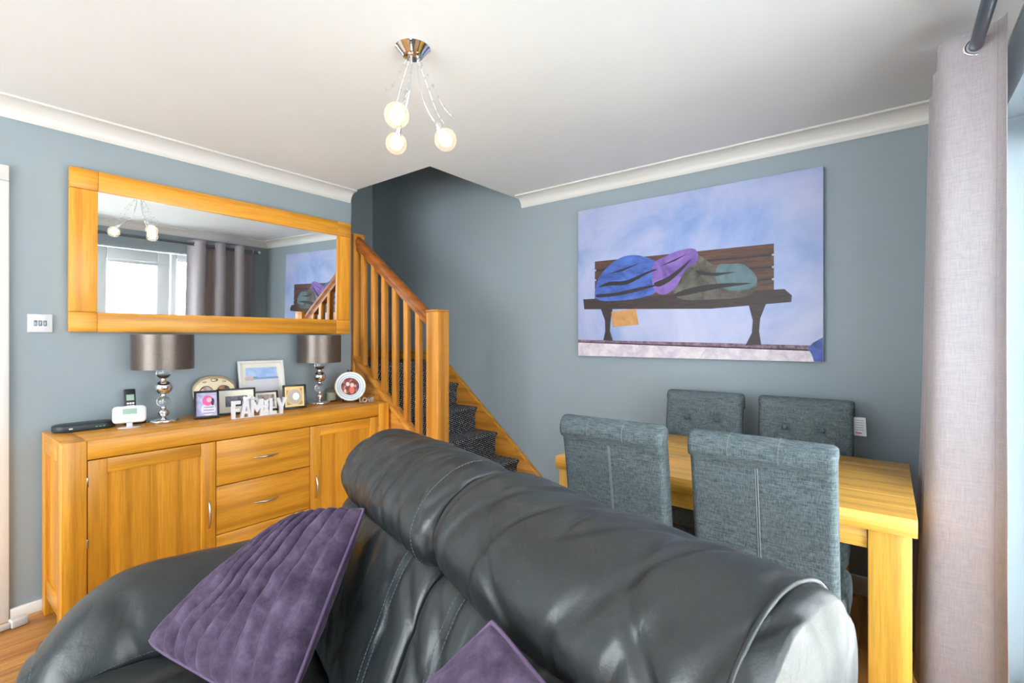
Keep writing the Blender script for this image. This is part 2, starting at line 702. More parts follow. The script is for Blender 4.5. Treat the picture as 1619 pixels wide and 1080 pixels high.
glazed('window_1', 1.93, WY1 - 0.005, 0.0, WZ - 0.01, 0.055, [2.12])
glazed('door_2', 1.215, 1.915, 0.0, WZ - 0.01, 0.125, [1.565], True)
glazed('door_3', 0.49, 1.20, 0.0, WZ - 0.01, 0.125, [0.845])
glazed('window_2', WY0 + 0.005, 0.475, 0.0, WZ - 0.01, 0.055, [0.1])
w3 = bpy.data.objects.new('fill_window', None)  # invented window out of view, sized to give fill light from behind
COL.objects.link(w3)
struct(w3)
for dm in ((FX0, FX1, YF - 0.09, YF - 0.03, FZ0, FZ0 + 0.06), (FX0, FX1, YF - 0.09, YF - 0.03, FZ1 - 0.06, FZ1),
           (FX0, FX0 + 0.06, YF - 0.09, YF - 0.03, FZ0 + 0.06, FZ1 - 0.06), (FX1 - 0.06, FX1, YF - 0.09, YF - 0.03, FZ0 + 0.06, FZ1 - 0.06),
           (-1.53, -1.47, YF - 0.09, YF - 0.03, FZ0 + 0.06, FZ1 - 0.06)):
    bx('frame_bar', dm, M['upvc'], w3, 0.006)
bx('pane', (FX0 + 0.06, FX1 - 0.06, YF - 0.065, YF - 0.06, FZ0 + 0.06, FZ1 - 0.06), M['pane'], w3)

# ------------------------------------------------------------------ staircase
st = thing('staircase', 'oak staircase with black and white tweed carpet climbing beside the blue back wall', 'staircase', (-2.0, YE, 0))
SX, SY = -2.0, YE


def L(x, y, z=0.0):
    return (x - SX, y - SY, z)


nos = [(-2.022, 0.170), (-2.240, 0.352), (-2.457, 0.535), (-2.673, 0.718), (-2.887, 0.900), (-3.102, 1.083)]
y_in, y_out = YE + 0.052, YB - 0.03
for k, (nx, nz) in enumerate(nos):
    pz = nos[k - 1][1] if k else 0.0
    back = nos[k + 1][0] - 0.028 if k < 5 else XS + 0.001
    prof = [(nx - 0.022, pz), (nx - 0.020, nz - 0.05), (nx - 0.012, nz - 0.034), (nx - 0.002, nz - 0.022), (nx, nz - 0.012),
            (nx - 0.004, nz - 0.003), (nx - 0.013, nz), (nx - 0.03, nz), (back, nz), (back, pz)]
    bm = bmesh.new()
    uvl = bm.loops.layers.uv.new('UVMap')
    ya, yb = y_in, y_out
    if k == 5:
        ya = 1.2 if False else YE + 0.052
    r = rings(bm, [[L(u, ya, v) for u, v in prof], [L(u, yb, v) for u, v in prof]])
    arc = [0.0]
    for i in range(1, len(prof)):
        arc.append(arc[-1] + math.hypot(prof[i][0] - prof[i - 1][0], prof[i][1] - prof[i - 1][1]))
    d = {}
    for j in range(len(prof)):
        d[r[0][j]] = (0.0, arc[j])
        d[r[1][j]] = (yb - ya, arc[j])
    for f in bm.faces:
        for lp in f.loops:
            lp[uvl].uv = d[lp.vert]
    obj('carpeted_step', bm, M['tweed'], st)
# landing behind the end of the left wall
bm = bmesh.new()
uvl = bm.loops.layers.uv.new('UVMap')
box(bm, *[c for p in ((XS - SX, XL - 0.1 - SX), (0.9 - SY, YE + 0.052 - SY), (0.95, 1.083)) for c in p])
for f in bm.faces:
    for lp in f.loops:
        lp[uvl].uv = (lp.vert.co.x, lp.vert.co.y)
obj('landing', bm, M['tweed'], st)


def para(name, x0, z0, x1, z1, y0, y1, mat, drop=None):
    """sloping board: top line (x0,z0)-(x1,z1); drop = depth, or down to the floor"""
    bm = bmesh.new()
    if drop is None:
        poly = [(x0, z0), (x1, z1), (x1, 0.0), (x0, 0.0)]
    else:
        poly = [(x0, z0), (x1, z1), (x1, z1 - drop), (x0, z0 - drop)]
    prism(bm, [(u - SX, v) for u, v in poly], 'Y', y0 - SY, y1 - SY)
    bevel(bm, 0.003, 2)
    return obj(name, bm, mat, st, smooth=True)


wx = lambda x: 0.239 + (x + 2.038) * -0.822
para('wall_string', -3.2, wx(-3.2), -1.94, wx(-1.94), YB - 0.03, YB - 0.002, STAIR_OAK['X'])
para('string_capping', -3.2, wx(-3.2) + 0.008, -1.94, wx(-1.94) + 0.008, YB - 0.036, YB - 0.002, OAK['X'], 0.016)
bx('skirting_board', (XS + 0.02 - SX, -3.2 - SX, YB - 0.022 - SY, YB - 0.002 - SY, 1.083, 1.168), STAIR_OAK['X'], st, 0.004)
bx('skirting_board', (XS + 0.001 - SX, XS + 0.02 - SX, 0.95 - SY, YB - 0.002 - SY, 1.083, 1.168), STAIR_OAK['Y'], st, 0.004)
ox = lambda x: 1.128 + (x + 3.099) * -0.752
para('outer_string', -3.15, ox(-3.15) - 0.03, -2.33, ox(-2.33) - 0.03, YE + 0.012, YE + 0.052, STAIR_OAK['X'], None)
para('base_rail', -3.145, ox(-3.145), -2.335, ox(-2.335), YE + 0.0, YE + 0.066, STAIR_OAK['X'], 0.034)
# newel posts
def newel(x0, x1, y0, y1, top):
    bm = bmesh.new()
    box(bm, x0 - SX, x1 - SX, y0 - SY, y1 - SY, 0.001, top - 0.014)
    bevel(bm, 0.004, 2)
    n_ = obj('newel_post', bm, STAIR_OAK['Z'], st, smooth=True)
    bx('newel_cap', (x0 - 0.003 - SX, x1 + 0.003 - SX, y0 - 0.003 - SY, y1 + 0.003 - SY, top - 0.014, top), STAIR_OAK['X'], n_, 0.004)


newel(-2.33, -2.222, 2.082, 2.182, 1.463)
newel(XL - 0.004, XL + 0.028, YE + 0.004, YE + 0.098, 2.06)
# handrail and balusters
hx = lambda x: 2.035 + (x + 3.129) * -0.746
bm = bmesh.new()
pr = [(-0.033, -0.012), (-0.033, 0.006), (-0.022, 0.022), (0, 0.028), (0.022, 0.022), (0.033, 0.006), (0.033, -0.012), (0.022, -0.03), (0.022, -0.052), (-0.022, -0.052), (-0.022, -0.03)]
rings(bm, [[L(xx, 2.133 + u, hx(xx) - 0.03 + v * 1.25) for u, v in pr] for xx in (-3.126, -2.332)])
obj('handrail', bm, HANDRAIL, st, smooth=True)
for xc in (-3.055, -2.930, -2.811, -2.692, -2.569, -2.449):
    bm = bmesh.new()
    h = 0.0195
    p = [[L(xc + sx * h, 2.128 + sy * h, (ox(xc + sx * h) - 0.002) if lo else (hx(xc + sx * h) - 0.085)) for sx, sy in ((-1, -1), (1, -1), (1, 1), (-1, 1))] for lo in (1, 0)]
    rings(bm, p)
    bevel(bm, 0.003, 1)
    obj('baluster', bm, STAIR_OAK['Z'], st, smooth=True)

# ------------------------------------------------------------------ wall mirror
mc = Vector((-3.132, 1.2725, 1.7135))
mir = thing('wall_mirror', 'wide rectangular mirror in a chunky oak frame hanging above the sideboard', 'mirror', (-3.140, 1.2725, 1.314))
mir.rotation_euler = (0, R(1.5), R(-0.4))
hw, fh = 0.7625, 0.797
sw, rh = 0.105, 0.099
for sy in (-1, 1):
    y0, y1 = (-hw, -hw + sw) if sy < 0 else (hw - sw, hw)
    bx('stile', (0.0, 0.034, y0, y1, rh + 0.0008, fh - rh - 0.0008), OAK['Z'], mir, 0.0022)
    for z0, z1 in ((0, rh), (fh - rh, fh)):
        bx('corner_block', (0.0, 0.035, y0, y1, z0, z1), OAK['Y'], mir, 0.0022)
for z0, z1 in ((0, rh), (fh - rh, fh)):
    bx('rail', (0.0, 0.034, -hw + sw + 0.0008, hw - sw - 0.0008, z0, z1), OAK['Y'], mir, 0.0022)
bx('mirror_glass', (0.006, 0.024, -hw + sw - 0.01, hw - sw + 0.01, rh - 0.01, fh - rh + 0.01), M['mirror'], mir)
bx('backing_board', (0.002, 0.006, -hw + 0.02, hw - 0.02, 0.02, fh - 0.02), M['dark'], mir)

# ------------------------------------------------------------------ light switch
sw_ = thing('light_switch', 'white triple light switch with dark rockers beside the oak mirror', 'light switch', (XL, 0.415, 1.353))
bx('switch_plate', (0.0005, 0.010, -0.043, 0.043, -0.043, 0.043), M['wplastic'], sw_, 0.003)
for k in (-1, 0, 1):
    bx('rocker', (0.009, 0.0135, k * 0.0165 - 0.0055, k * 0.0165 + 0.0055, -0.013, 0.013), M['rod'], sw_, 0.0015)
for k in (-1, 1):
    bm = bmesh.new()
    lathe(bm, [(0, 0), (0.003, 0), (0.003, 0.0015), (0, 0.002)], 12)
    bmesh.ops.rotate(bm, verts=bm.verts[:], matrix=Matrix.Rotation(R(90), 3, 'Y'))
    bmesh.ops.translate(bm, verts=bm.verts[:], vec=(0.0098, k * 0.032, 0))
    obj('screw', bm, M['steel'], sw_)

# ------------------------------------------------------------------ canvas print on the back wall
cv = thing('canvas_print', 'large unframed canvas print of a brown bench on a pale blue wall', 'picture', (-1.715, YB - 0.0405, 1.158))
CW, CH = 1.446, 1.010


def canvas_mat():
    t = NT('printed_pale_plaster')
    v = t.coord(scale=(1, 1, 1))
    f = t.noise(v, 2.2, 6, 0.6, 0.5)
    g = t.noise(t.coord(scale=(3, 1, 5)), 3.0, 6, 0.7, 0.4)
    c = t.ramp(f, [(0.30, lin(120, 150, 205)), (0.5, lin(168, 178, 216)), (0.7, lin(190, 194, 222))])
    c = t.mix(t.ramp(g, [(0.62, (0, 0, 0, 1)), (0.78, (0.7, 0.7, 0.7, 1))]), c, lin(112, 168, 214))
    sp = t.noise(t.coord(scale=(22, 1, 22)), 1.0, 6, 0.7, 1.0)
    c = t.mix(t.ramp(sp, [(0.70, (0, 0, 0, 1)), (0.76, (0.8, 0.8, 0.8, 1))]), c, lin(92, 96, 130))
    t.base(c)
    t.set(Roughness=0.5)
    t.bump(t.noise(v, 500, 2), 0.12, 0.0006)
    return t.m


bx('canvas', (0, CW, 0, 0.039, 0, CH), canvas_mat(), cv, 0.003)


def printed(name, a, b, sc=14, st_=(1, 1, 1)):
    t = NT(name)
    t.base(t.ramp(t.noise(t.coord(scale=st_), sc, 5, 0.65, 0.6), [(0.35, a), (0.65, b)]))
    t.set(Roughness=0.5)
    return t.m


PM = [printed('print_bench', lin(30, 22, 26), lin(62, 42, 40), 10, (1, 1, 8)),
      printed('print_slat', lin(58, 36, 30), lin(96, 62, 46), 8, (1, 1, 9)),
      printed('print_blue', lin(34, 62, 138), lin(70, 106, 190), 7, (1, 1, 2)),
      printed('print_purple', lin(92, 62, 140), lin(136, 102, 184), 8),
      printed('print_olive', lin(54, 50, 42), lin(104, 102, 92), 9),
      printed('print_tan', lin(176, 122, 66), lin(200, 148, 88), 12),
      printed('print_ground', lin(190, 178, 196), lin(226, 216, 220), 16),
      printed('print_kerb', lin(70, 46, 66), lin(150, 120, 142), 24),
      printed('print_navy', lin(24, 44, 120), lin(60, 90, 180), 16),
      printed('print_teal', lin(66, 94, 106), lin(98, 122, 126), 9),
      printed('print_shadow', lin(20, 18, 26), lin(34, 28, 34), 9)]
lay = [
    (6, [(0.002, 0.098), (1.444, 0.062), (1.444, 0.002), (0.002, 0.002)], 0),
    (7, [(0.002, 0.114), (0.5, 0.104), (0.9, 0.097), (1.444, 0.085), (1.444, 0.057), (0.9, 0.07), (0.5, 0.08), (0.002, 0.094)], 0),
    (8, [(1.377, 0.074), (1.40, 0.10), (1.444, 0.129), (1.444, 0.003), (1.405, 0.003), (1.395, 0.04)], 1),
    (0, [(0.177, 0.322), (0.265, 0.319), (0.25, 0.242), (0.245, 0.172), (0.267, 0.106), (0.196, 0.111), (0.211, 0.172), (0.208, 0.243)], 1),
    (0, [(1.094, 0.312), (1.181, 0.311), (1.153, 0.234), (1.147, 0.164), (1.158, 0.085), (1.078, 0.084), (1.11, 0.153), (1.115, 0.223)], 1),
    (10, [(0.142, 0.640), (1.21, 0.630), (1.21, 0.37), (0.142, 0.37)], 0)]
for k in range(4):
    lay.append((1, [(0.132, 0.646 - k * 0.066), (1.22, 0.638 - k * 0.066), (1.22, 0.582 - k * 0.066), (0.132, 0.590 - k * 0.066)], 1))
lay += [
    (0, [(0.042, 0.393), (1.27, 0.388), (1.305, 0.352), (1.302, 0.317), (0.891, 0.296), (0.05, 0.324)], 2),
    # rumpled blankets heaped along the bench
    (4, [(0.667, 0.543), (0.74, 0.60), (0.83, 0.612), (0.90, 0.555), (1.0, 0.548), (1.072, 0.535), (1.137, 0.455), (1.10, 0.365), (0.891, 0.351), (0.693, 0.374)], 3),
    (9, [(0.93, 0.545), (1.0, 0.548), (1.072, 0.535), (1.137, 0.455), (1.10, 0.40), (0.98, 0.40), (0.92, 0.46)], 4),
    (2, [(0.132, 0.43), (0.16, 0.53), (0.24, 0.61), (0.33, 0.655), (0.42, 0.660), (0.51, 0.632), (0.585, 0.58), (0.60, 0.47), (0.55, 0.405), (0.40, 0.375), (0.22, 0.372), (0.148, 0.39)], 3),
    (3, [(0.547, 0.593), (0.63, 0.635), (0.719, 0.660), (0.80, 0.655), (0.818, 0.59), (0.74, 0.53), (0.69, 0.44), (0.62, 0.395), (0.555, 0.42), (0.535, 0.50)], 5),
    (10, [(0.16, 0.47), (0.24, 0.50), (0.36, 0.50), (0.50, 0.545), (0.57, 0.555), (0.50, 0.53), (0.37, 0.475), (0.25, 0.475)], 5),
    (10, [(0.15, 0.42), (0.28, 0.425), (0.42, 0.445), (0.585, 0.46), (0.44, 0.425), (0.30, 0.405), (0.16, 0.40)], 5),
    (10, [(0.22, 0.55), (0.32, 0.575), (0.47, 0.61), (0.34, 0.565)], 5),
    (10, [(0.55, 0.47), (0.63, 0.50), (0.71, 0.55), (0.78, 0.60), (0.73, 0.54), (0.65, 0.475), (0.58, 0.445)], 6),
    (10, [(0.58, 0.57), (0.66, 0.60), (0.76, 0.635), (0.68, 0.595)], 6),
    (10, [(0.69, 0.40), (0.80, 0.43), (0.95, 0.44), (1.11, 0.43), (0.96, 0.415), (0.82, 0.395), (0.70, 0.378)], 6),
    (10, [(0.80, 0.53), (0.90, 0.505), (1.04, 0.50), (0.92, 0.485), (0.82, 0.50)], 6),
    (5, [(0.255, 0.298), (0.428, 0.313), (0.447, 0.211), (0.265, 0.197)], 3)]
bm = bmesh.new()
for mi, poly, ly in lay:
    off = -0.0004 - 0.00015 * ly
    pts = poly if len(poly) < 6 or mi in (0, 7, 8, 6) else [(p.x, p.y) for p in crv([(a, b, 0) for a, b in poly], 4, True)]
    f = bm.faces.new([bm.verts.new((a, off, b)) for a, b in pts])
    f.material_index = mi
    f.normal_update()
me = bpy.data.meshes.new('printed_picture')
bmesh.ops.triangulate(bm, faces=bm.faces[:])
bm.to_mesh(me)
bm.free()
o = bpy.data.objects.new('printed_picture', me)
for m in PM:
    me.materials.append(m)
COL.objects.link(o)
o.parent = cv

# ------------------------------------------------------------------ sideboard
SBX0, SBX1, SBY0, SBY1, SBH = -3.132, -2.70, 0.418, 2.078, 0.843
sb = thing('sideboard', 'oak sideboard with two doors and three drawers below the mirror', 'sideboard', (SBX1, SBY0, 0))
W_, D_ = SBY1 - SBY0, SBX0 - SBX1       # local: x 0 front .. D_ back, y 0..W_
PWD = 0.082
for y0, y1 in ((0, PWD), (W_ - PWD, W_)):
    bx('post', (-0.085, 0, y0, y1, 0.001, SBH), OAK['Z'], sb, 0.003)
    bx('post', (D_, D_ + 0.07, y0, y1, 0.001, SBH), OAK['Z'], sb, 0.003)
    bx('end_rail', (D_ + 0.0705, -0.0855, y0, y1, SBH - 0.085, SBH), OAK['X'], sb, 0.002)
    bx('end_rail', (D_ + 0.0705, -0.0855, y0 + 0.006, y1 - 0.006, 0.085, 0.165), OAK['X'], sb, 0.002)
    bx('end_panel', (D_ + 0.066, -0.08, y0 + 0.014, y1 - 0.02, 0.16, SBH - 0.08), OAK['Z'], sb)
bx('top_board', (D_, 0, PWD + 0.0008, W_ - PWD - 0.0008, SBH - 0.083, SBH), OAK['Y'], sb, 0.003)
bx('carcass', (D_ + 0.02, -0.03, PWD + 0.001, W_ - PWD - 0.001, 0.10, SBH - 0.084), M['dark'], sb)
bx('plinth_rail', (-0.032, -0.004, PWD + 0.001, W_ - PWD - 0.001, 0.055, 0.098), OAK['Y'], sb, 0.002)
zt, zb = SBH - 0.087, 0.101


def bow_handle(parent, p0, p1, out=0.026, w=0.008):
    """slim bowed metal handle between two points on a front facing +x"""
    p0, p1 = Vector(p0), Vector(p1)
    pts, rad = [], []
    for k in range(13):
        t = k / 12
        p = p0.lerp(p1, t)
        p.x += out * (1 - (2 * t - 1) ** 2) ** 0.8 - 0.001
        pts.append(p)
        rad.append(0.0025 + 0.0038 * (1 - (2 * t - 1) ** 2))
    bm = bmesh.new()
    tube(bm, pts, rad, 10)
    return obj('handle', bm, M['steel'], parent, smooth='full')


def sb_door(y0, y1, hs, hinge_y):
    d = bx('door', (-0.028, -0.012, y0 + 0.004, y1 - 0.004, zb + 0.004, zt - 0.004), OAK['Z'], sb)
    s = 0.066
    pl, pr_ = y0 + s, y1 - s
    for a, b in ((y0, pl), (pr_, y1)):
        bx('stile', (-0.024, -0.002, a, b, zb, zt), OAK['Z'], d, 0.0015)
    for a, b in ((zt - s + 0.004, zt), (zb, zb + s)):
        bx('rail', (-0.024, -0.002, pl + 0.0006, pr_ - 0.0006, a, b), OAK['Y'], d, 0.0015)
    # glued staves of the inset panel
    ws = [0.13, 0.31, 0.24, 0.2, 0.12]
    a = pl - 0.002
    tot = (pr_ - pl + 0.004)
    for w in ws:
        bx('panel_stave', (-0.022, -0.009, a, a + w * tot, zb + s - 0.004, zt - s + 0.008), OAK['Z'], d)
        a += w * tot
    bow_handle(d, (-0.002, hs, 0.325), (-0.002, hs, 0.462), 0.022)
    for z in (0.40, 0.665):
        bx('hinge', (-0.006, -0.0005, hinge_y - 0.003, hinge_y + 0.003, z - 0.02, z + 0.02), M['steel'], d, 0.001)


g1, g2 = 1.003 - SBY0, 1.506 - SBY0
sb_door(PWD + 0.003, g1 - 0.002, 0.969 - SBY0, PWD + 0.0025)
sb_door(g2 + 0.002, W_ - PWD - 0.003, 1.545 - SBY0, W_ - PWD - 0.0025)
for z0, z1, hz in ((0.527, zt, 0.638), (0.2785, 0.5225, 0.394), (zb, 0.274, 0.185)):
    d = bx('drawer', (-0.026, -0.002, g1 + 0.001, g2 - 0.001, z0, z1), OAK['Y'], sb, 0.0018)
    bow_handle(d, (-0.002, 1.186 - SBY0, hz), (-0.002, 1.321 - SBY0, hz), 0.024)

# ------------------------------------------------------------------ things on the sideboard
TZ = SBH
# router
rt = thing('router_box', 'flat dark rounded broadband box at the left end of the sideboard', 'router', (-3.050, 0.556, TZ))


def stadium(l, w, n=10):
    r = w / 2
    pts = []
    for s, c0 in ((1, l / 2 - r), (-1, -(l / 2 - r))):
        for k in range(n + 1):
            a = -pi / 2 + pi * k / n
            pts.append((s * r * sin(a + pi / 2) if False else r * sin(a) * s, c0 + r * cos(a) * s))
    return pts


bm = bmesh.new()
sd = stadium(0.235, 0.11)
rings(bm, [[(u * s, v * (1 - (1 - s) * 0.5), z) for u, v in sd] for s, z in ((0.9, 0.0005), (0.98, 0.006), (1.0, 0.012), (1.0, 0.026), (0.97, 0.031), (0.9, 0.033))])
obj('casing', bm, M['router'], rt, smooth=True)
for k in range(3):
    bx('indicator', (0.0545, 0.0558, 0.03 + k * 0.014, 0.038 + k * 0.014, 0.014, 0.019), M['ledgreen'], rt)
bx('badge', (0.0545, 0.0558, -0.065, -0.052, 0.014, 0.02), M['adaptor'], rt)

# heating display on a stand
hb = thing('heating_display', 'white rounded heating control with green screen on a small stand', 'thermostat', (-2.935, 0.703, TZ), R(-14))
bm = bmesh.new()
lathe(bm, [(0, 0.0005), (0.036, 0.0005), (0.037, 0.003), (0.030, 0.006), (0, 0.007)], 28)
bmesh.ops.scale(bm, verts=bm.verts[:], vec=(0.7, 1.25, 1))
obj('stand_base', bm, M['wplastic'], hb, smooth=True)
bx('stand_neck', (-0.008, 0.006, -0.012, 0.012, 0.005, 0.03), M['wplastic'], hb, 0.003)
tilt = Matrix.Rotation(R(-14), 4, 'Y')


def tilted(name, dims, mat, par, bev, seg=3, T=tilt, off=(0, 0, 0)):
    bm = bmesh.new()
    box(bm, *dims)
    if bev:
        bevel(bm, bev, seg)
    bmesh.ops.transform(bm, matrix=Matrix.Translation(off) @ T, verts=bm.verts[:])
    return obj(name, bm, mat, par, smooth=True)


bm = bmesh.new()
rr_, hw_, hh_ = 0.018, 0.066, 0.041
loop = []
for sy, sz, a0 in ((1, 1, 0), (-1, 1, 90), (-1, -1, 180), (1, -1, 270)):
    for k in range(7):
        a = R(a0 + 90 * k / 6)
        loop.append((sy * (hw_ - rr_) + rr_ * cos(a), sz * (hh_ - rr_) + rr_ * sin(a)))
rings(bm, [[(xx, u * s, v * s) for u, v in loop] for s, xx in ((0.92, -0.014), (1, -0.009), (1, 0.007), (0.96, 0.011), (0.9, 0.0125))])
bmesh.ops.transform(bm, matrix=Matrix.Translation((0, 0, 0.066)) @ tilt, verts=bm.verts[:])
obj('casing', bm, M['wplastic'], hb, smooth=True)
tilted('screen', (0.0122, 0.0134, -0.026, 0.028, 0.0, 0.026), M['lcd'], hb, 0, off=(0, 0, 0.066))

# cordless phone
ph = thing('cordless_phone', 'black cordless telephone upright in its cradle behind the white display', 'telephone', (-3.078, 0.754, TZ), R(-4))
bm = bmesh.new()
rings(bm, [[(-0.035 * s, -0.045 * s, z), (0.04 * s, -0.045 * s, z), (0.042 * s, 0.046 * s, z), (-0.035 * s, 0.046 * s, z)] for s, z in ((1, 0.0005), (1, 0.03), (0.8, 0.055))])
bevel(bm, 0.006, 2)
obj('cradle', bm, M['black'], ph, smooth=True)
bm = bmesh.new()
box(bm, -0.011, 0.011, -0.0235, 0.0235, 0.0, 0.145)
bevel(bm, 0.006, 3)
HT = Matrix.Translation((0.0, -0.012, 0.033)) @ Matrix.Rotation(R(-12), 4, 'Y')
bmesh.ops.transform(bm, matrix=HT, verts=bm.verts[:])
hs_ = obj('handset', bm, M['black'], ph, smooth=True)
tilted('screen', (0.0105, 0.0118, -0.016, 0.016, 0.085, 0.115), M['lcd'], hs_, 0, T=HT)
for r_ in range(3):
    for c_ in range(3):
        tilted('key', (0.0105, 0.0122, -0.015 + c_ * 0.011, -0.007 + c_ * 0.011, 0.038 + r_ * 0.014, 0.046 + r_ * 0.014), M['steel'], hs_, 0, T=HT)
for r_ in range(4):
    bx('cradle_key', (0.0385, 0.0425, 0.026, 0.038, 0.010, 0.018), M['steel'], ph) if r_ == 0 else None


def table_lamp(x, y, label):
    t = thing('table_lamp', label, 'lamp', (x, y, TZ), 0, 'pair of table lamps on the sideboard')
    bm = bmesh.new()
    lathe(bm, [(0, 0.0005), (0.066, 0.0005), (0.068, 0.004), (0.068, 0.013), (0.064, 0.017), (0.02, 0.019), (0.012, 0.026), (0, 0.026)], 40)
    obj('base', bm, M['chrome'], t, smooth=True)
    z = 0.026
    for r, kind in ((0.024, 'chrome'), (0.031, 'crystal'), (0.040, 'chrome'), (0.033, 'crystal')):
        bm = bmesh.new()
        ball(bm, r, (0, 0, z + r * 0.94), 28, 0.94)
        obj('stem_ball', bm, M[kind], t, smooth='full')
        z += 2 * r * 0.94
        bm = bmesh.new()
        lathe(bm, [(0, z - 0.003), (0.011, z - 0.003), (0.013, z + 0.0035), (0.011, z + 0.010), (0, z + 0.010)], 20)
        obj('collar', bm, M['chrome'], t, smooth=True)
        z += 0.007
    bm = bmesh.new()
    lathe(bm, [(0, z), (0.008, z), (0.008, 0.34), (0.014, 0.34), (0.014, 0.39), (0, 0.39)], 16)
    obj('lamp_holder', bm, M['chrome'], t, smooth=True)
    bm = bmesh.new()
    ball(bm, 0.028, (0, 0, 0.415), 20, 1.15)
    obj('bulb', bm, M['wplastic'], t, smooth='full')
    z0, z1, r = 0.278, 0.458, 0.136
    bm = bmesh.new()
    secs = []
    for rr, zz in ((r, z0), (r, z1), (r - 0.002, z1), (r - 0.002, z0), (r, z0)):
        secs.append([(rr * cos(2 * pi * k / 64), rr * sin(2 * pi * k / 64), zz) for k in range(64)])
    rings(bm, secs, cap=False)
    bmesh.ops.remove_doubles(bm, verts=bm.verts[:], dist=1e-5)
    s = obj('shade', bm, M['satin'], t, smooth=True)
    bm = bmesh.new()
    for a in (0, 120, 240):
        tube(bm, [(0.012 * cos(R(a)), 0.012 * sin(R(a)), z1 - 0.07), ((r - 0.001) * cos(R(a)), (r - 0.001) * sin(R(a)), z1 - 0.012)], 0.0018, 6)
    obj('shade_spider', bm, M['steel'], s)
    return t


table_lamp(-3.000, 0.862, 'chrome and crystal ball lamp with taupe drum shade beside the telephone')
table_lamp(-3.005, 1.745, 'chrome and crystal ball lamp with taupe drum shade beside the round plate')


# photo frames; local x = facing out of the frame, y = width, z = up
def blotch(name, stops, scale, seed, dist=0.8):
    t = NT(name)
    mp = t.coord(scale=(1, 1, 1))
    ad = t.n('ShaderNodeVectorMath', operation='ADD')
    ad.inputs[1].default_value = (seed, seed * 1.7, seed * 0.3)
    t.l(mp, ad.inputs[0])
    t.base(t.ramp(t.noise(ad.outputs[0], scale, 3, 0.5, dist), stops))
    t.set(Roughness=0.25)
    return t.m


def photo_frame(name, label, loc, rz, w, h, fw_, lean, mfr, mmat, mat_w, mpic, th=0.014, cat='photo frame', extra=None):
    t = thing(name, label, cat, loc, rz, 'framed photographs on the sideboard')
    T = Matrix.Translation((0, 0, 0.0015 + th * sin(R(lean)))) @ Matrix.Rotation(R(-lean), 4, 'Y')

    def p(nm, dims, mat, bev=0.0, par=t):
        return tilted(nm, dims, mat, par, bev, 2, T)
    p('frame_bar', (-th, 0, -w / 2, -w / 2 + fw_, 0, h), mfr, 0.0015)
    p('frame_bar', (-th, 0, w / 2 - fw_, w / 2, 0, h), mfr, 0.0015)
    p('frame_bar', (-th, 0, -w / 2 + fw_, w / 2 - fw_, 0, fw_), mfr, 0.0015)
    p('frame_bar', (-th, 0, -w / 2 + fw_, w / 2 - fw_, h - fw_, h), mfr, 0.0015)
    p('back_board', (-th, -th * 0.7, -w / 2 + fw_ * 0.5, w / 2 - fw_ * 0.5, fw_ * 0.5, h - fw_ * 0.5), M['black'])
    if mmat:
        p('mount', (-th * 0.65, -th * 0.5, -w / 2 + fw_ * 0.6, w / 2 - fw_ * 0.6, fw_ * 0.6, h - fw_ * 0.6), mmat)
    a = fw_ + mat_w
    p('photograph', (-th * 0.6, -th * 0.42, -w / 2 + a, w / 2 - a, a, h - a), mpic)
    if extra:
        extra(p, t)
    bm = bmesh.new()
    q0 = T @ Vector((-th, 0, h * 0.62))
    yl = 0.012
    fx = q0.x - h * 0.30
    rings(bm, [[(q0.x, -yl, q0.z), (q0.x, yl, q0.z), (q0.x - 0.004, yl, q0.z), (q0.x - 0.004, -yl, q0.z)],
               [(fx, -yl, 0.0005), (fx, yl, 0.0005), (fx - 0.004, yl, 0.0005), (fx - 0.004, -yl, 0.0005)]])
    obj('easel_strut', bm, M['black'], t)
    return t


def ellipse_patch(par, T, cy, cz, ry, rz_, x, col, nm):
    bm = bmesh.new()
    bm.faces.new([bm.verts.new((x, cy + ry * cos(2 * pi * j / 24), cz + rz_ * sin(2 * pi * j / 24))) for j in range(24)])
    bmesh.ops.transform(bm, matrix=T, verts=bm.verts[:])
    return obj('picture_patch', bm, plain(nm, col, 0.3), par)


def pink_child(p, t):
    T = Matrix.Translation((0, 0, 0.0015 + 0.014 * sin(R(27)))) @ Matrix.Rotation(R(-27), 4, 'Y')
    ellipse_patch(t, T, 0.008, 0.050, 0.034, 0.036, -0.0053, lin(214, 208, 218), 'photo_white_top')
    for k in range(3):
        p('picture_patch', (-0.006, -0.0050, -0.018 + k * 0.003, 0.034, 0.026 + k * 0.017, 0.030 + k * 0.017), plain('photo_stripe', lin(90, 92, 120), 0.3), 0.0)
    ellipse_patch(t, T, 0.006, 0.100, 0.026, 0.030, -0.0051, lin(214, 96, 160), 'photo_pink')
    ellipse_patch(t, T, 0.012, 0.104, 0.012, 0.014, -0.0048, lin(226, 176, 178), 'photo_blush')
    ellipse_patch(t, T, 0.028, 0.092, 0.008, 0.022, -0.0049, lin(70, 52, 66), 'photo_dark_hair')


photo_frame('photo_frame', 'black upright frame with a pink and white photo, nearest the crystal lamp', (-2.915, 1.036, TZ), R(-18), 0.118, 0.158, 0.011, 27,
            M['blackwood'], None, 0.0, blotch('photo_lilac', [(0.35, lin(150, 150, 190)), (0.65, lin(196, 190, 214))], 20, 3), extra=pink_child)
photo_frame('photo_frame', 'black landscape frame with wide cream mount and small dark photo', (-2.950, 1.203, TZ), R(-16), 0.198, 0.148, 0.010, 13,
            M['blackwood'], M['cream'], 0.034, blotch('photo_dusk', [(0.35, lin(34, 34, 52)), (0.65, lin(112, 106, 122))], 26, 9))


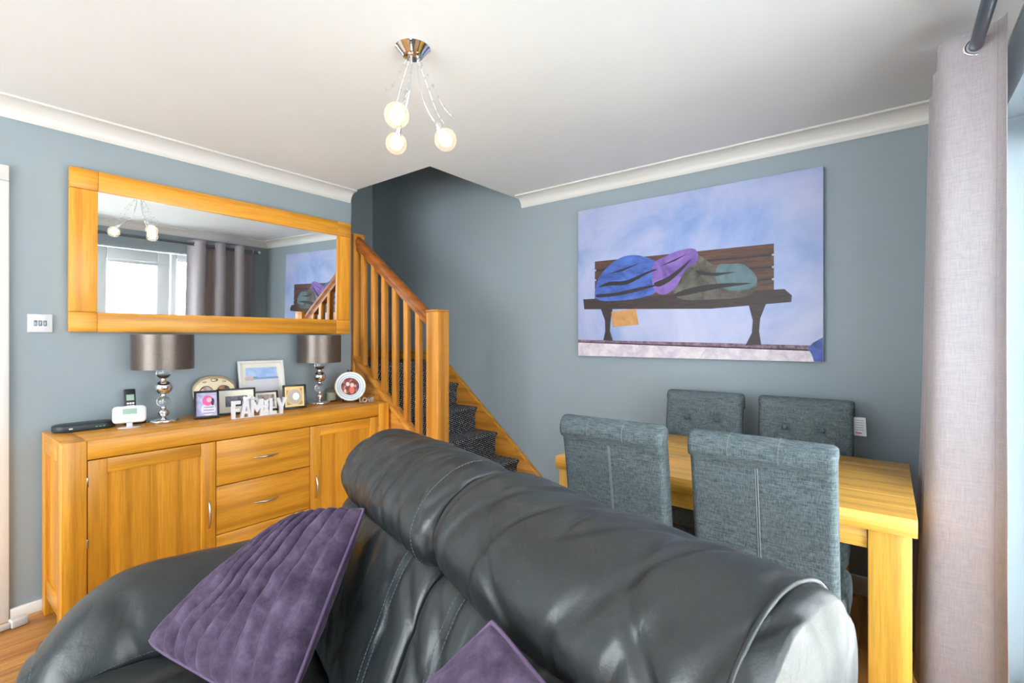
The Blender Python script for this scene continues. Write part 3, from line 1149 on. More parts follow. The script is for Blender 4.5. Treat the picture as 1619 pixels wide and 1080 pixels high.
def beach(p, t):
    p('picture_patch', (-0.008, -0.0062, -0.097, 0.097, 0.050, 0.184), plain('photo_sand', lin(206, 204, 212), 0.4))
    p('picture_patch', (-0.008, -0.0062, -0.097, 0.097, 0.184, 0.197), plain('photo_sea', lin(120, 150, 196), 0.4))
    p('picture_patch', (-0.008, -0.0060, -0.097, -0.05, 0.178, 0.202), plain('photo_cliff', lin(196, 172, 160), 0.4))
    p('picture_patch', (-0.008, -0.0060, -0.05, -0.025, 0.194, 0.201), plain('photo_headland', lin(110, 140, 150), 0.4))


photo_frame('photo_frame', 'large white frame with a pale beach scene leaning by the wall', (-3.040, 1.402, TZ), R(-5), 0.268, 0.300, 0.016, 12,
            M['white'], M['cream'], 0.026, blotch('photo_sky', [(0.35, lin(150, 178, 226)), (0.65, lin(190, 208, 236))], 12, 5), th=0.018, extra=beach)
photo_frame('photo_frame', 'small dark frame with cream border standing behind the white letters', (-2.945, 1.372, TZ), R(-8), 0.135, 0.118, 0.009, 12,
            M['blackwood'], M['cream'], 0.012, blotch('photo_brown', [(0.35, lin(92, 74, 66)), (0.65, lin(176, 160, 150))], 40, 2))


def gold_photo(p, t):
    for rad, c, k in ((0.047, lin(206, 172, 104), 0), (0.040, lin(176, 160, 146), 1), (0.020, lin(246, 240, 228), 2)):
        bm = bmesh.new()
        cy = 0.008 if k == 2 else 0.0  # last, palest oval is a flash reflection painted over the picture
        f = bm.faces.new([bm.verts.new((-0.0052 + k * 0.0004, cy + rad * cos(2 * pi * j / 28), 0.074 + rad * 1.12 * sin(2 * pi * j / 28))) for j in range(28)])
        bmesh.ops.transform(bm, matrix=Matrix.Translation((0, 0, 0.0015 + 0.014 * sin(R(8)))) @ Matrix.Rotation(R(-8), 4, 'Y'), verts=bm.verts[:])
        obj('picture_patch', bm, plain('photo_and_glint_%d' % k, c, 0.3), t)


photo_frame('photo_frame', 'black and gold frame with an oval photo and a painted flash reflection right of the letters', (-2.905, 1.525, TZ), R(-12), 0.138, 0.147, 0.012, 8,
            M['blackwood'], M['gold'], 0.010, blotch('photo_gold', [(0.35, lin(150, 112, 50)), (0.65, lin(208, 170, 96))], 30, 8), extra=gold_photo)

# arched silver frame
af = thing('arched_frame', 'arched antique silver frame with two round photos behind the black frames', 'photo frame', (-3.045, 1.130, TZ), R(-6), 'framed photographs on the sideboard')
aw, ah = 0.112, 0.155
loop = [(-aw * 0.86, 0.0), (aw * 0.86, 0.0), (aw, 0.160), (aw * 0.93, 0.178)]
for k in range(1, 12):
    a = pi * k / 12
    loop.append((aw * 0.86 * cos(a), 0.178 + 0.045 * sin(a) ** 1.1))
loop.append((-aw * 0.93, 0.178))
loop.append((-aw, 0.160))
TA = Matrix.Translation((0, 0, 0.005)) @ Matrix.Rotation(R(-11), 4, 'Y')
bm = bmesh.new()
cz = 0.1
rings(bm, [[(xx, u * s, cz + (v - cz) * s) for u, v in loop] for s, xx in ((1, -0.012), (1, -0.003), (0.97, 0.0), (0.90, 0.0), (0.88, -0.003))])
bmesh.ops.transform(bm, matrix=TA, verts=bm.verts[:])
obj('frame_plate', bm, M['silver'], af, smooth=True)
for cy, c1, c2, sd_ in ((-0.042, lin(150, 120, 110), lin(196, 180, 176), 4), (0.045, lin(50, 34, 28), lin(176, 110, 70), 6)):
    bm = bmesh.new()
    lathe(bm, [(0, 0.0), (0.036, 0.0), (0.036, 0.003), (0.033, 0.005), (0.0305, 0.0015), (0, 0.0015)], 30)
    bmesh.ops.transform(bm, matrix=TA @ Matrix.Translation((-0.003, cy, 0.128)) @ Matrix.Rotation(R(90), 4, 'Y'), verts=bm.verts[:])
    obj('photo_ring', bm, M['silver'], af, smooth=True)
    bm = bmesh.new()
    lathe(bm, [(0, 0.0), (0.0305, 0.0), (0.0305, 0.002), (0, 0.002)], 30)
    bmesh.ops.transform(bm, matrix=TA @ Matrix.Translation((-0.0015, cy, 0.128)) @ Matrix.Rotation(R(90), 4, 'Y'), verts=bm.verts[:])
    obj('photograph', bm, blotch('photo_round_%d' % sd_, [(0.35, c1), (0.65, c2)], 50, sd_), af)
for cy, cz_, r in ((0, 0.196, 0.013), (-0.05, 0.185, 0.007), (0.05, 0.185, 0.007)):
    bm = bmesh.new()
    ball(bm, r, (0, 0, 0), 16)
    bmesh.ops.transform(bm, matrix=TA @ Matrix.Translation((-0.002, cy, cz_)) @ Matrix.Diagonal((0.35, 1.5, 0.8, 1)), verts=bm.verts[:])
    obj('ornament', bm, M['silver'], af, smooth='full')
bm = bmesh.new()
q0 = TA @ Vector((-0.012, 0, 0.12))
rings(bm, [[(q0.x, -0.015, q0.z), (q0.x, 0.015, q0.z), (q0.x - 0.004, 0.015, q0.z), (q0.x - 0.004, -0.015, q0.z)],
           [(q0.x - 0.03, -0.015, 0.0005), (q0.x - 0.03, 0.015, 0.0005), (q0.x - 0.034, 0.015, 0.0005), (q0.x - 0.034, -0.015, 0.0005)]])
obj('easel_strut', bm, M['black'], af)

# FAMILY letters
M['letter'] = plain('white_letter_paint', lin(220, 220, 224), 0.55)
fam = thing('family_letters', 'white block letters spelling FAMILY at the front of the sideboard', 'ornament', (-2.795, 1.118, TZ), R(-2))
LW = {
    'F': [[(0, 0), (0.016, 0), (0.016, 0.040), (0.036, 0.040), (0.036, 0.056), (0.016, 0.056), (0.016, 0.078), (0.044, 0.078), (0.044, 0.096), (0, 0.096)]],
    'A': [[(0, 0), (0.016, 0), (0.021, 0.022), (0.039, 0.022), (0.044, 0.0), (0.060, 0.0), (0.040, 0.098), (0.021, 0.098)]],
    'M': [[(0, 0), (0.017, 0), (0.017, 0.048), (0.036, 0.020), (0.055, 0.048), (0.055, 0), (0.072, 0), (0.072, 0.096), (0.056, 0.096), (0.036, 0.062), (0.016, 0.096), (0, 0.096)]],
    'I': [[(0.004, 0), (0.034, 0), (0.036, 0.02), (0.028, 0.036), (0.033, 0.06), (0.028, 0.072), (0.034, 0.09), (0.018, 0.082), (0.004, 0.09), (0.008, 0.07), (0.002, 0.055), (0.008, 0.036), (0.001, 0.02)]],
    'L': [[(0, 0), (0.042, 0), (0.042, 0.020), (0.018, 0.020), (0.018, 0.094), (0, 0.094)]],
    'Y': [[(0.021, 0), (0.038, 0), (0.038, 0.036), (0.060, 0.092), (0.042, 0.092), (0.030, 0.056), (0.018, 0.092), (0, 0.092), (0.021, 0.036)]]}
y = 0.0
for ch in 'FAMILY':
    bm = bmesh.new()
    for poly in LW[ch]:
        prism(bm, [(u * 0.94 + y, v + 0.001) for u, v in poly], 'X', -0.022, 0.0)
    lt = obj('letter', bm, M['letter'], fam)
    if ch == 'A':
        bm = bmesh.new()
        prism(bm, [(y + 0.024 * 0.94, 0.038), (y + 0.036 * 0.94, 0.038), (y + 0.030 * 0.94, 0.066)], 'X', -0.0225, 0.0006)
        obj('letter_hole', bm, M['cable'], lt)
    if ch == 'I':
        for q in range(9):
            bm = bmesh.new()
            ball(bm, 0.0035, (0.0, y + 0.008 + 0.009 * (q % 3), 0.02 + 0.021 * (q // 3)), 8)
            obj('raised_dot', bm, M['letter'], lt, smooth='full')
    y += (max(u for u, v in LW[ch][0])) * 0.94 * (0.93 if ch in 'AM' else 1.0) + (0.0 if ch in 'FA' else 0.002)
# little figure leaning on the letters
bm = bmesh.new()
for c, r, sx in (((-0.010, 0.075, 0.104), 0.014, 1.3), ((-0.010, 0.092, 0.112), 0.011, 1.0), ((-0.011, 0.066, 0.110), 0.010, 1.0), ((-0.010, 0.108, 0.104), 0.009, 1.7), ((-0.010, 0.125, 0.096), 0.006, 2.2), ((-0.010, 0.142, 0.088), 0.005, 2.0)):
    b2 = bmesh.new()
    ball(b2, r, (0, 0, 0), 14)
    bmesh.ops.transform(b2, matrix=Matrix.Translation(c) @ Matrix.Diagonal((0.9, sx, 0.9, 1)), verts=b2.verts[:])
    tmp = bpy.data.meshes.new('tmp')
    b2.to_mesh(tmp)
    b2.free()
    bm.from_mesh(tmp)
    bpy.data.meshes.remove(tmp)
obj('cherub_figure', bm, M['letter'], fam, smooth='full')
bx('letter_base', (-0.022, -0.001, 0.004, y - 0.03, 0.0004, 0.0035), M['letter'], fam)

# candle jar
cj = thing('candle_jar', 'small glass jar with a cream candle behind the round plate', 'candle', (-3.065, 1.868, TZ))
bm = bmesh.new()
lathe(bm, [(0, 0.0005), (0.034, 0.0005), (0.036, 0.004), (0.036, 0.088), (0.0335, 0.088), (0.0335, 0.008), (0, 0.007)], 32)
obj('jar', bm, M['bead'], cj, smooth=True)
bm = bmesh.new()
lathe(bm, [(0, 0.0085), (0.032, 0.0085), (0.032, 0.060), (0.028, 0.062), (0, 0.061)], 32)
obj('candle_wax', bm, M['wax'], cj, smooth=True)
bm = bmesh.new()
tube(bm, [(0, 0, 0.06), (0.001, 0, 0.072)], 0.001, 6)
obj('wick', bm, M['black'], cj)

# round plate on an easel
pt = thing('picture_plate', 'round white plate printed with a dark red group photo on a stand', 'plate', (-2.915, 1.918, TZ), R(-24))
TP = Matrix.Translation((0.0, 0, 0.108)) @ Matrix.Rotation(R(-14), 4, 'Y') @ Matrix.Rotation(R(90), 4, 'Y')
bm = bmesh.new()
lathe(bm, [(0, -0.004), (0.060, -0.004), (0.098, 0.008), (0.102, 0.0105), (0.100, 0.0125), (0.090, 0.011), (0.064, 0.001), (0, 0.0)], 56)
bmesh.ops.transform(bm, matrix=TP, verts=bm.verts[:])
obj('plate', bm, plain('white_china', lin(226, 230, 232), 0.18), pt, smooth=True)
bm = bmesh.new()
lathe(bm, [(0.098, 0.0120), (0.1000, 0.0132), (0.1015, 0.0124)], 56, cap=False)
bmesh.ops.transform(bm, matrix=TP, verts=bm.verts[:])
obj('gilt_rim', bm, M['gold'], pt, smooth=True)
for r0_, z0_, r1_, z1_, cc in ((0.066, 0.0024, 0.072, 0.0048, lin(176, 190, 202)), (0.080, 0.0080, 0.088, 0.0110, lin(188, 202, 212))):
    bm = bmesh.new()
    lathe(bm, [(r0_, z0_ + 0.0004), (r1_, z1_ + 0.0004)], 56, cap=False)
    bmesh.ops.transform(bm, matrix=TP, verts=bm.verts[:])
    obj('rim_band', bm, plain('china_band_%d' % int(r0_ * 1000), cc, 0.2), pt, smooth=True)
bm = bmesh.new()
lathe(bm, [(0, 0.0012), (0.060, 0.0012), (0.060, 0.0006), (0, 0.0006)], 40)
bmesh.ops.transform(bm, matrix=TP, verts=bm.verts[:])
obj('printed_photo', bm, blotch('photo_group', [(0.36, lin(66, 40, 46)), (0.5, lin(150, 60, 60)), (0.58, lin(110, 70, 76)), (0.7, lin(226, 176, 160))], 34, 11), pt)
for cy, cz_, ry, rz_, c in ((-0.016, 0.016, 0.012, 0.014, lin(232, 206, 200)), (0.012, 0.008, 0.013, 0.015, lin(228, 190, 176)), (0.010, -0.026, 0.017, 0.026, lin(218, 96, 78)), (-0.035, -0.03, 0.008, 0.012, lin(240, 190, 130))):
    bm = bmesh.new()
    bm.faces.new([bm.verts.new((-cz_ - rz_ * sin(2 * pi * j / 20), cy + ry * cos(2 * pi * j / 20), 0.0016 + (0.0003 if ry < 0.015 else 0))) for j in range(20)])
    bmesh.ops.transform(bm, matrix=TP, verts=bm.verts[:])
    obj('picture_patch', bm, plain('photo_patch_%d' % int(cy * 1000), c, 0.3), pt)
bm = bmesh.new()
for s in (-1, 1):
    tube(bm, crv([(0.032, s * 0.052, 0.030), (0.030, s * 0.052, 0.018), (0.010, s * 0.052, 0.012), (-0.02, s * 0.045, 0.006), (-0.06, s * 0.03, 0.004)], 5), 0.004, 8)
    tube(bm, [(-0.012, s * 0.050, 0.010), (-0.060, s * 0.012, 0.20)], 0.003, 8)
tube(bm, [(-0.06, 0.03, 0.004), (-0.06, -0.03, 0.004)], 0.0035, 8)
tube(bm, crv([(-0.060, 0.012, 0.20), (-0.040, 0.010, 0.217), (-0.010, 0.008, 0.216), (-0.003, 0.008, 0.206)], 5), 0.003, 8)
tube(bm, crv([(-0.060, -0.012, 0.20), (-0.040, -0.010, 0.217), (-0.010, -0.008, 0.216), (-0.003, -0.008, 0.206)], 5), 0.003, 8)
obj('easel', bm, M['brownb'], pt, smooth='full')


def text_mesh(name, body, size, ext, mat, parent, mtx):
    cu = bpy.data.curves.new(name, 'FONT')
    cu.body = body
    cu.size = size
    cu.extrude = ext
    cu.offset = size * 0.025
    cu.align_x = 'CENTER'
    to = bpy.data.objects.new(name + '_src', cu)
    COL.objects.link(to)
    bpy.context.view_layer.update()
    me = bpy.data.meshes.new_from_object(to)
    bpy.data.objects.remove(to)
    me.transform(mtx)
    me.materials.clear()
    me.materials.append(mat)
    me.name = name
    o = bpy.data.objects.new(name, me)
    COL.objects.link(o)
    o.parent = parent
    return o


FACE_X = Matrix(((0, 0, 1, 0), (1, 0, 0, 0), (0, 1, 0, 0), (0, 0, 0, 1)))   # text x->y, y->z, z->x
lv = thing('love_ornament', 'small clear glass LOVE ornament with a ring beside the plate', 'ornament', (-2.800, 1.968, TZ), R(-20))
bx('glass_base', (-0.008, 0.008, -0.040, 0.040, 0.0005, 0.006), M['bead'], lv, 0.002)
text_mesh('letters', 'LOVE', 0.042, 0.005, plain('frosted_glass', lin(205, 200, 192), 0.15, Transmission_Weight=0.5), lv, Matrix.Translation((0, 0, 0.0065)) @ FACE_X)
bm = bmesh.new()
torus(bm, 0.034, 0.003, (-0.004, 0.012, 0.075), 'X')
obj('glass_ring', bm, M['bead'], lv, smooth='full')

# ------------------------------------------------------------------ adaptor and cable by the skirting
ad = thing('plug_adaptor', 'white plug adaptor with a grey lead on the floor by the sideboard', 'adaptor', (-3.06, 0.318, 0.0), R(10))
bx('adaptor_block', (-0.022, 0.022, -0.012, 0.045, 0.001, 0.036), M['adaptor'], ad, 0.006, 3)
bx('plug_body', (-0.012, 0.012, -0.075, -0.013, 0.004, 0.028), M['adaptor'], ad, 0.005, 3)
bm = bmesh.new()
tube(bm, crv([(0, -0.075, 0.015), (0.006, -0.11, 0.008), (0.03, -0.17, 0.005), (0.03, -0.30, 0.005), (0.0, -0.45, 0.005)], 8), 0.0042, 8)
obj('lead', bm, M['cable'], ad, smooth='full')

# ------------------------------------------------------------------ ceiling light
RX, RY = -1.399, 1.186
cl = thing('ceiling_light', 'chrome ceiling light with three lit glass globes on curved beaded arms', 'ceiling light', (RX, RY, HC))
bm = bmesh.new()
lathe(bm, [(0, -0.0003), (0.062, -0.0003), (0.065, -0.004), (0.060, -0.008), (0.038, -0.031), (0.034, -0.034), (0, -0.035)], 48)
obj('ceiling_rose', bm, M['chrome'], cl, smooth=True)


def camray(px_, py_, D):
    yaw = R(38.1)
    u, v = (px_ - 809.5) / 762, (534 - py_) / 762
    return Vector((-sin(yaw) + u * cos(yaw), cos(yaw) + u * sin(yaw), v)) * D + Vector((0, 0, 1.285))


GL = [Vector((-1.314, 1.043, 2.038)), Vector((-1.555, 1.232, 2.062)), Vector((-1.336, 1.292, 2.041))]
for i, g in enumerate(GL):
    c = g - Vector((RX, RY, HC))
    hor = Vector((c.x, c.y, 0))
    hor.normalize()
    top = Vector((hor.x * 0.018, hor.y * 0.018, -0.033))
    dn = (hor * 0.55 + Vector((0, 0, -1))).normalized()
    hold = c - dn * 0.062
    bm = bmesh.new()
    tq = top + Vector((0, 0, -0.17))
    path = [top * (1 - q) ** 2 + tq * 2 * q * (1 - q) + hold * q * q for q in [k / 28 for k in range(29)]]
    tube(bm, path, 0.0042, 10)
    arm = obj('arm', bm, M['chrome'], cl, smooth='full')
    rot = dn.to_track_quat('Z', 'Y').to_matrix().to_4x4()
    bm = bmesh.new()
    lathe(bm, [(0, -0.004), (0.009, -0.004), (0.011, 0.0), (0.011, 0.018), (0.016, 0.021), (0.016, 0.030), (0, 0.030)], 20)
    bmesh.ops.transform(bm, matrix=Matrix.Translation(hold) @ rot, verts=bm.verts[:])
    obj('bulb_holder', bm, M['chrome'], cl, smooth=True)
    bm = bmesh.new()
    n = 16
    lathe(bm, [(0.042 * sin(pi * (k + 2.2) / (n + 2.2)), -0.042 * cos(pi * (k + 2.2) / (n + 2.2))) for k in range(n + 1)], 32)
    bmesh.ops.transform(bm, matrix=Matrix.Translation(c) @ rot, verts=bm.verts[:])
    gl = obj('glass_globe', bm, M['globe'], cl, smooth='full')
    bm = bmesh.new()
    ball(bm, 0.025, (0, 0, -0.004), 20, 1.15)
    bmesh.ops.transform(bm, matrix=Matrix.Translation(c) @ rot, verts=bm.verts[:])
    obj('bulb', bm, M['bulb'], gl, smooth='full')
    # beaded wires that follow each arm
    for w in range(2):
        side = Vector((-hor.y, hor.x, 0)) * (0.012 if w else -0.012)
        out = 0.02 if w else 0.035
        wp = crv([top + side * 0.5, top.lerp(hold, 0.35) + side * 1.3 + hor * out * 0.5, top.lerp(hold, 0.75) + side * 2 + hor * out, hold + side * 2.6 + hor * out * 1.6 + Vector((0, 0, 0.02))], 10)
        bm = bmesh.new()
        tube(bm, wp, 0.0008, 6)
        wr = obj('wire', bm, M['chrome'], cl, smooth='full')
        for k in range(4, len(wp), 4):
            bm = bmesh.new()
            ball(bm, 0.0055 if k % 8 else 0.0042, wp[k], 10)
            obj('glass_bead', bm, M['bead'], wr, smooth='full')

# ------------------------------------------------------------------ dining table
TX0, TX1, TY0, TY1, TH = -1.148, 0.062, 1.770, 2.550, 0.770
tb = thing('dining_table', 'rectangular oak dining table with thick square legs beside the curtain', 'table', (TX0, TY0, 0))
TW, TDp = TX1 - TX0, TY1 - TY0
for k, (a, b) in enumerate(((0, 0.115), (0.115, 0.235), (0.235, 0.37), (0.37, 0.495), (0.495, 0.63), (0.63, TDp))):
    bx('top_plank', (0, TW, a + 0.0003, b - 0.0003, TH - 0.052, TH), TABLE_OAK['X'], tb, 0.0012, 1)
lg = 0.102
for x0 in (0.012, TW - 0.012 - lg):
    for y0 in (0.012, TDp - 0.012 - lg):
        bx('leg', (x0, x0 + lg, y0, y0 + lg, 0.001, TH - 0.0525), TABLE_OAK['Z'], tb, 0.003)
for y0 in (0.022, TDp - 0.044):
    bx('apron', (0.115, TW - 0.115, y0, y0 + 0.022, TH - 0.115, TH - 0.0525), TABLE_OAK['X'], tb, 0.002)
for x0 in (0.022, TW - 0.044):
    bx('apron', (x0, x0 + 0.022, 0.115, TDp - 0.115, TH - 0.115, TH - 0.0525), TABLE_OAK['Y'], tb, 0.002)

# ------------------------------------------------------------------ dining chairs (local: faces +y, back at -y)
def make_chair():
    t = thing('dining_chair', 'grey chair', 'chair')
    HWD = 0.198
    # centre line of the back (y, z) going up; front face and rear face offsets
    lean = lambda z: -0.165 - (z - 0.44) * 0.155
    zs = [0.40 + 0.505 * k / 26 for k in range(27)]
    nxx = 24
    btn = [(-0.078, 0.845), (0.078, 0.845)] + [(-0.155, 0.745), (0.0, 0.745), (0.155, 0.745)] + [(-0.078, 0.645), (0.078, 0.645)] + [(0.0, 0.545)]
    links = [((-0.078, 0.845), (-0.155, 0.745)), ((-0.078, 0.845), (0, 0.745)), ((0.078, 0.845), (0, 0.745)), ((0.078, 0.845), (0.155, 0.745)),
             ((-0.155, 0.745), (-0.078, 0.645)), ((0, 0.745), (-0.078, 0.645)), ((0, 0.745), (0.078, 0.645)), ((0.155, 0.745), (0.078, 0.645)),
             ((-0.078, 0.645), (0, 0.545)), ((0.078, 0.645), (0, 0.545))]

    def dimple(x, z):
        d = 0.0
        for bx_, bz in btn:
            q = (x - bx_) ** 2 + (z - bz) ** 2
            d -= 0.017 * math.exp(-q / 0.0006)
        for (ax, az), (cx_, cz_) in links:
            vx, vz = cx_ - ax, cz_ - az
            tt = max(0, min(1, ((x - ax) * vx + (z - az) * vz) / (vx * vx + vz * vz)))
            q = (x - ax - tt * vx) ** 2 + (z - az - tt * vz) ** 2
            d -= 0.006 * math.exp(-q / 0.00007)
        return max(d, -0.020)
    # closed cross-section: front face up, roll over the top to the rear, rear face down
    prof = []
    N1 = 64
    zz = [0.40 + 0.555 * k / N1 for k in range(N1 + 1)]
    for z in zz:
        prof.append((lean(z) + 0.036, z, 'f'))
    top_c = (lean(0.945) - 0.006, 0.945)
    for k in range(1, 17):
        a = R(8 + 205 * k / 16)
        prof.append((top_c[0] + 0.0445 * cos(a) * 1.05, top_c[1] + 0.0455 * sin(a), 't'))
    prof.append((lean(0.905) - 0.034, 0.907, 'r'))
    for k in range(1, 21):
        z = 0.900 - 0.50 * k / 20
        prof.append((lean(z) - 0.032, z, 'r'))
    bm = bmesh.new()
    xs = []
    n = 56
    for k in range(n + 1):
        xs.append(-HWD + 2 * HWD * k / n)
    secs = []
    for x in [-HWD - 0.0] + xs + [HWD]:
        e = min(1.0, (HWD - abs(x)) / 0.016)
        sh = 1 - math.sqrt(max(0.0, 1 - (1 - e) ** 2)) if False else (1 - e) ** 2
        ring = []
        for (y_, z, kd) in prof:
            cy_ = lean(z)
            yy = y_
            wob = noise.noise(Vector((x * 9, y_ * 9, z * 9))) * 0.0018
            if kd == 'f':
                bul = 0.010 * (1 - (x / HWD) ** 4) * min(1, (z - 0.40) / 0.1)
                yy = y_ + bul + (dimple(x, z) if abs(x) < HWD - 0.004 else 0) + wob
            elif kd == 'r':
                yy = y_ - 0.003 * (1 - (x / HWD) ** 2) + wob
                if abs(x) < 0.004:
                    yy += 0.003
            yy = cy_ + (yy - cy_) * (1 - 0.40 * sh)
            xx = x * (1.018 if kd == 't' else 1.0)
            z2 = z - (0.008 * sh if kd == 't' else 0)
            ring.append((xx, yy, z2))
        secs.append(ring)
    rings(bm, secs)
    bmesh.ops.remove_doubles(bm, verts=bm.verts[:], dist=1e-5)
    back = obj('backrest', bm, M['linen'], t, smooth='full')
    # rear seam piping, side seams and roll seams
    bm = bmesh.new()
    for xo in (-0.0028, 0.0028):
        tube(bm, [(xo, lean(z) - 0.0345, z) for z in [0.898 - 0.49 * k / 20 for k in range(21)]], 0.0022, 6)
    obj('rear_seam', bm, M['linen_seam'], back, smooth='full')
    for xo in (-0.075, 0.062):
        bm = bmesh.new()
        tube(bm, [(xo, top_c[0] + 0.0452 * 1.05 * cos(R(a)), top_c[1] + 0.0462 * sin(R(a))) for a in range(70, 215, 12)], 0.0009, 5)
        obj('roll_seam', bm, M['linen_seam'], back, smooth='full')
    for b in btn:
        bm = bmesh.new()
        ball(bm, 0.0115, (0, 0, 0), 14, 1.0)
        bmesh.ops.transform(bm, matrix=Matrix.Translation((b[0], lean(b[1]) + 0.034, b[1])) @ Matrix.Diagonal((1, 0.6, 1, 1)), verts=bm.verts[:])
        obj('button', bm, M['linen'], back, smooth='full')
    # seat
    bm = bmesh.new()
    sp_ = []
    for k in range(33):
        v = k / 32
        sp_.append(v)
    secs = []
    for z, s in ((0.372, 0.94), (0.378, 0.985), (0.40, 1.0), (0.44, 1.0), (0.465, 0.985), (0.478, 0.95), (0.486, 0.85), (0.490, 0.6), (0.491, 0.0)):
        ring = []
        for k in range(48):
            a = 2 * pi * k / 48
            ca, sa = cos(a), sin(a)
            q = 7.0
            rr2 = (abs(ca) ** q + abs(sa) ** q) ** (-1 / q)
            ring.append((0.202 * s * rr2 * ca, 0.035 + 0.215 * s * rr2 * sa, z))
        secs.append(ring)
    rings(bm, secs)
    bmesh.ops.remove_doubles(bm, verts=bm.verts[:], dist=1e-5)
    obj('seat', bm, M['linen'], t, smooth=True)
    for sx in (-1, 1):
        for y0, bk in ((0.205, 0.0), (-0.135, -0.055)):
            bm = bmesh.new()
            x_ = sx * 0.165
            rings(bm, [[(x_ + u * s, y0 + d + v * s, z) for u, v in ((-1, -1), (1, -1), (1, 1), (-1, 1))] for s, z, d in ((0.015, 0.001, bk), (0.021, 0.385, 0))])
            bevel(bm, 0.002, 1)
            obj('leg', bm, STAIR_OAK['Z'], t, smooth=True)
    return t


def dup(root, loc, rz, label):
    r = root.copy()
    COL.objects.link(r)
    r.location = loc
    r.rotation_euler = (0, 0, rz)
    r['label'] = label
    for ch in list(root.children):
        c = ch.copy()
        COL.objects.link(c)
        c.parent = r
        for g in ch.children:
            d = g.copy()
            COL.objects.link(d)
            d.parent = c
    return r


ch0 = make_chair()
ch0['group'] = 'grey upholstered dining chairs'
ch0['label'] = 'grey linen roll-top dining chair with its back to us, nearest the staircase'
ch0.location = (-0.795, 1.845, 0)
ch1 = dup(ch0, (-0.305, 1.840, 0), R(-1.5), 'grey linen roll-top dining chair with its back to us, nearest the curtain')
ch2 = dup(ch0, (-0.805, 2.500, 0), R(180), 'buttoned grey dining chair against the back wall, farther from the curtain')
ch3 = dup(ch0, (-0.330, 2.500, 0), R(180), 'buttoned grey dining chair against the back wall with a white label at its side')
bm = bmesh.new()
rings(bm, [[(-0.197, -0.242, 0.917), (-0.197, -0.2412, 0.917), (-0.197, -0.2412, 0.832), (-0.197, -0.242, 0.832)],
           [(-0.242, -0.246, 0.916), (-0.242, -0.2452, 0.916), (-0.246, -0.2452, 0.831), (-0.246, -0.246, 0.831)]])
lb = obj('care_label', bm, M['wplastic'], ch3)
lb['label'] = 'white sewn-in care label'
M['ink'] = plain('grey_print', lin(140, 140, 150), 0.6)
M['inkred'] = plain('red_print', lin(206, 90, 96), 0.6)
for k in range(5):
    bx('print_line', (-0.236, -0.206, -0.2403 - 0.0005, -0.2402 + 0.0, 0.902 - k * 0.011, 0.9045 - k * 0.011), M['ink'], lb)
bx('print_line', (-0.228, -0.206, -0.2408, -0.2402, 0.842, 0.848), M['inkred'], lb)

# ------------------------------------------------------------------ curtain pole and curtain
pole = thing('curtain_pole', 'dark metal curtain pole above the glazed doors', 'curtain pole', (0.212, 2.80, 2.20))
bm = bmesh.new()
tube(bm, [(0, 0, 0), (0, -3.1, 0)], 0.0175, 24)
obj('pole', bm, M['rod'], pole, smooth=True)
bm = bmesh.new()
lathe(bm, [(0, 0), (0.02, 0), (0.022, 0.004), (0.022, 0.028), (0.018, 0.034), (0, 0.036)], 24)
bmesh.ops.rotate(bm, verts=bm.verts[:], matrix=Matrix.Rotation(R(-90), 3, 'X'))
obj('finial', bm, M['chrome'], pole, smooth=True)
for yb in (-0.035, -1.62, -3.05):
    bm = bmesh.new()
    tube(bm, [(0, yb, 0), (0.098, yb, 0)], 0.008, 10)
    torus(bm, 0.021, 0.004, (0, yb, 0), 'Y')
    lathe(bm, [(0, 0), (0.001, 0)], 8, (0.1, yb, 0))
    obj('bracket', bm, M['rod'], pole, smooth=True)

cu = thing('curtain', 'greige eyelet curtain hanging in deep folds at the right edge', 'curtain', (0.212, 2.035, 0.0))
NW, YL = 3.25, 0.70
bm = bmesh.new()
NU, NV = 260, 60
grid = []
for j in range(NV + 1):
    v = j / NV
    z = 2.252 - v * (2.252 - 0.015)
    row = []
    amp = 0.074 + 0.026 * v
    flare = 0.03 * v ** 1.5
    for i in range(NU + 1):
        t = i / NU
        ph_ = 2 * pi * NW * t
        c = cos(ph_)
        c = math.copysign(abs(c) ** 0.8, c)
        x_ = amp * c - 0.010 - 0.026 * v
        x_ = min(x_, 0.088)
        y_ = YL * t + 0.020 * sin(2 * ph_) * (0.5 + 0.5 * v) + 0.01 * noise.noise(Vector((t * 6, v * 2.5, 1.3))) * v * 2
        x_ += 0.010 * noise.noise(Vector((t * 9, v * 3, 7.7))) * (0.2 + v)
        y_ += flare * 0.6 * (0.5 - t) * (1 if t > 0.5 else -0.9)
        row.append(bm.verts.new((x_, y_, z)))
    grid.append(row)
for j in range(NV):
    for i in range(NU):
        bm.faces.new((grid[j][i], grid[j][i + 1], grid[j + 1][i + 1], grid[j + 1][i]))
cloth = obj('cloth', bm, M['curtain'], cu, smooth='full')
sm = cloth.modifiers.new('thickness', 'SOLIDIFY')
sm.thickness = 0.0022
for k in range(7):
    t = (0.25 + 0.5 * k) / NW
    if t > 1:
        break
    bm = bmesh.new()
    torus(bm, 0.0265, 0.0052, (0, YL * t, 2.20), 'Y')
    e = obj('eyelet', bm, M['chrome'], cu, smooth='full')
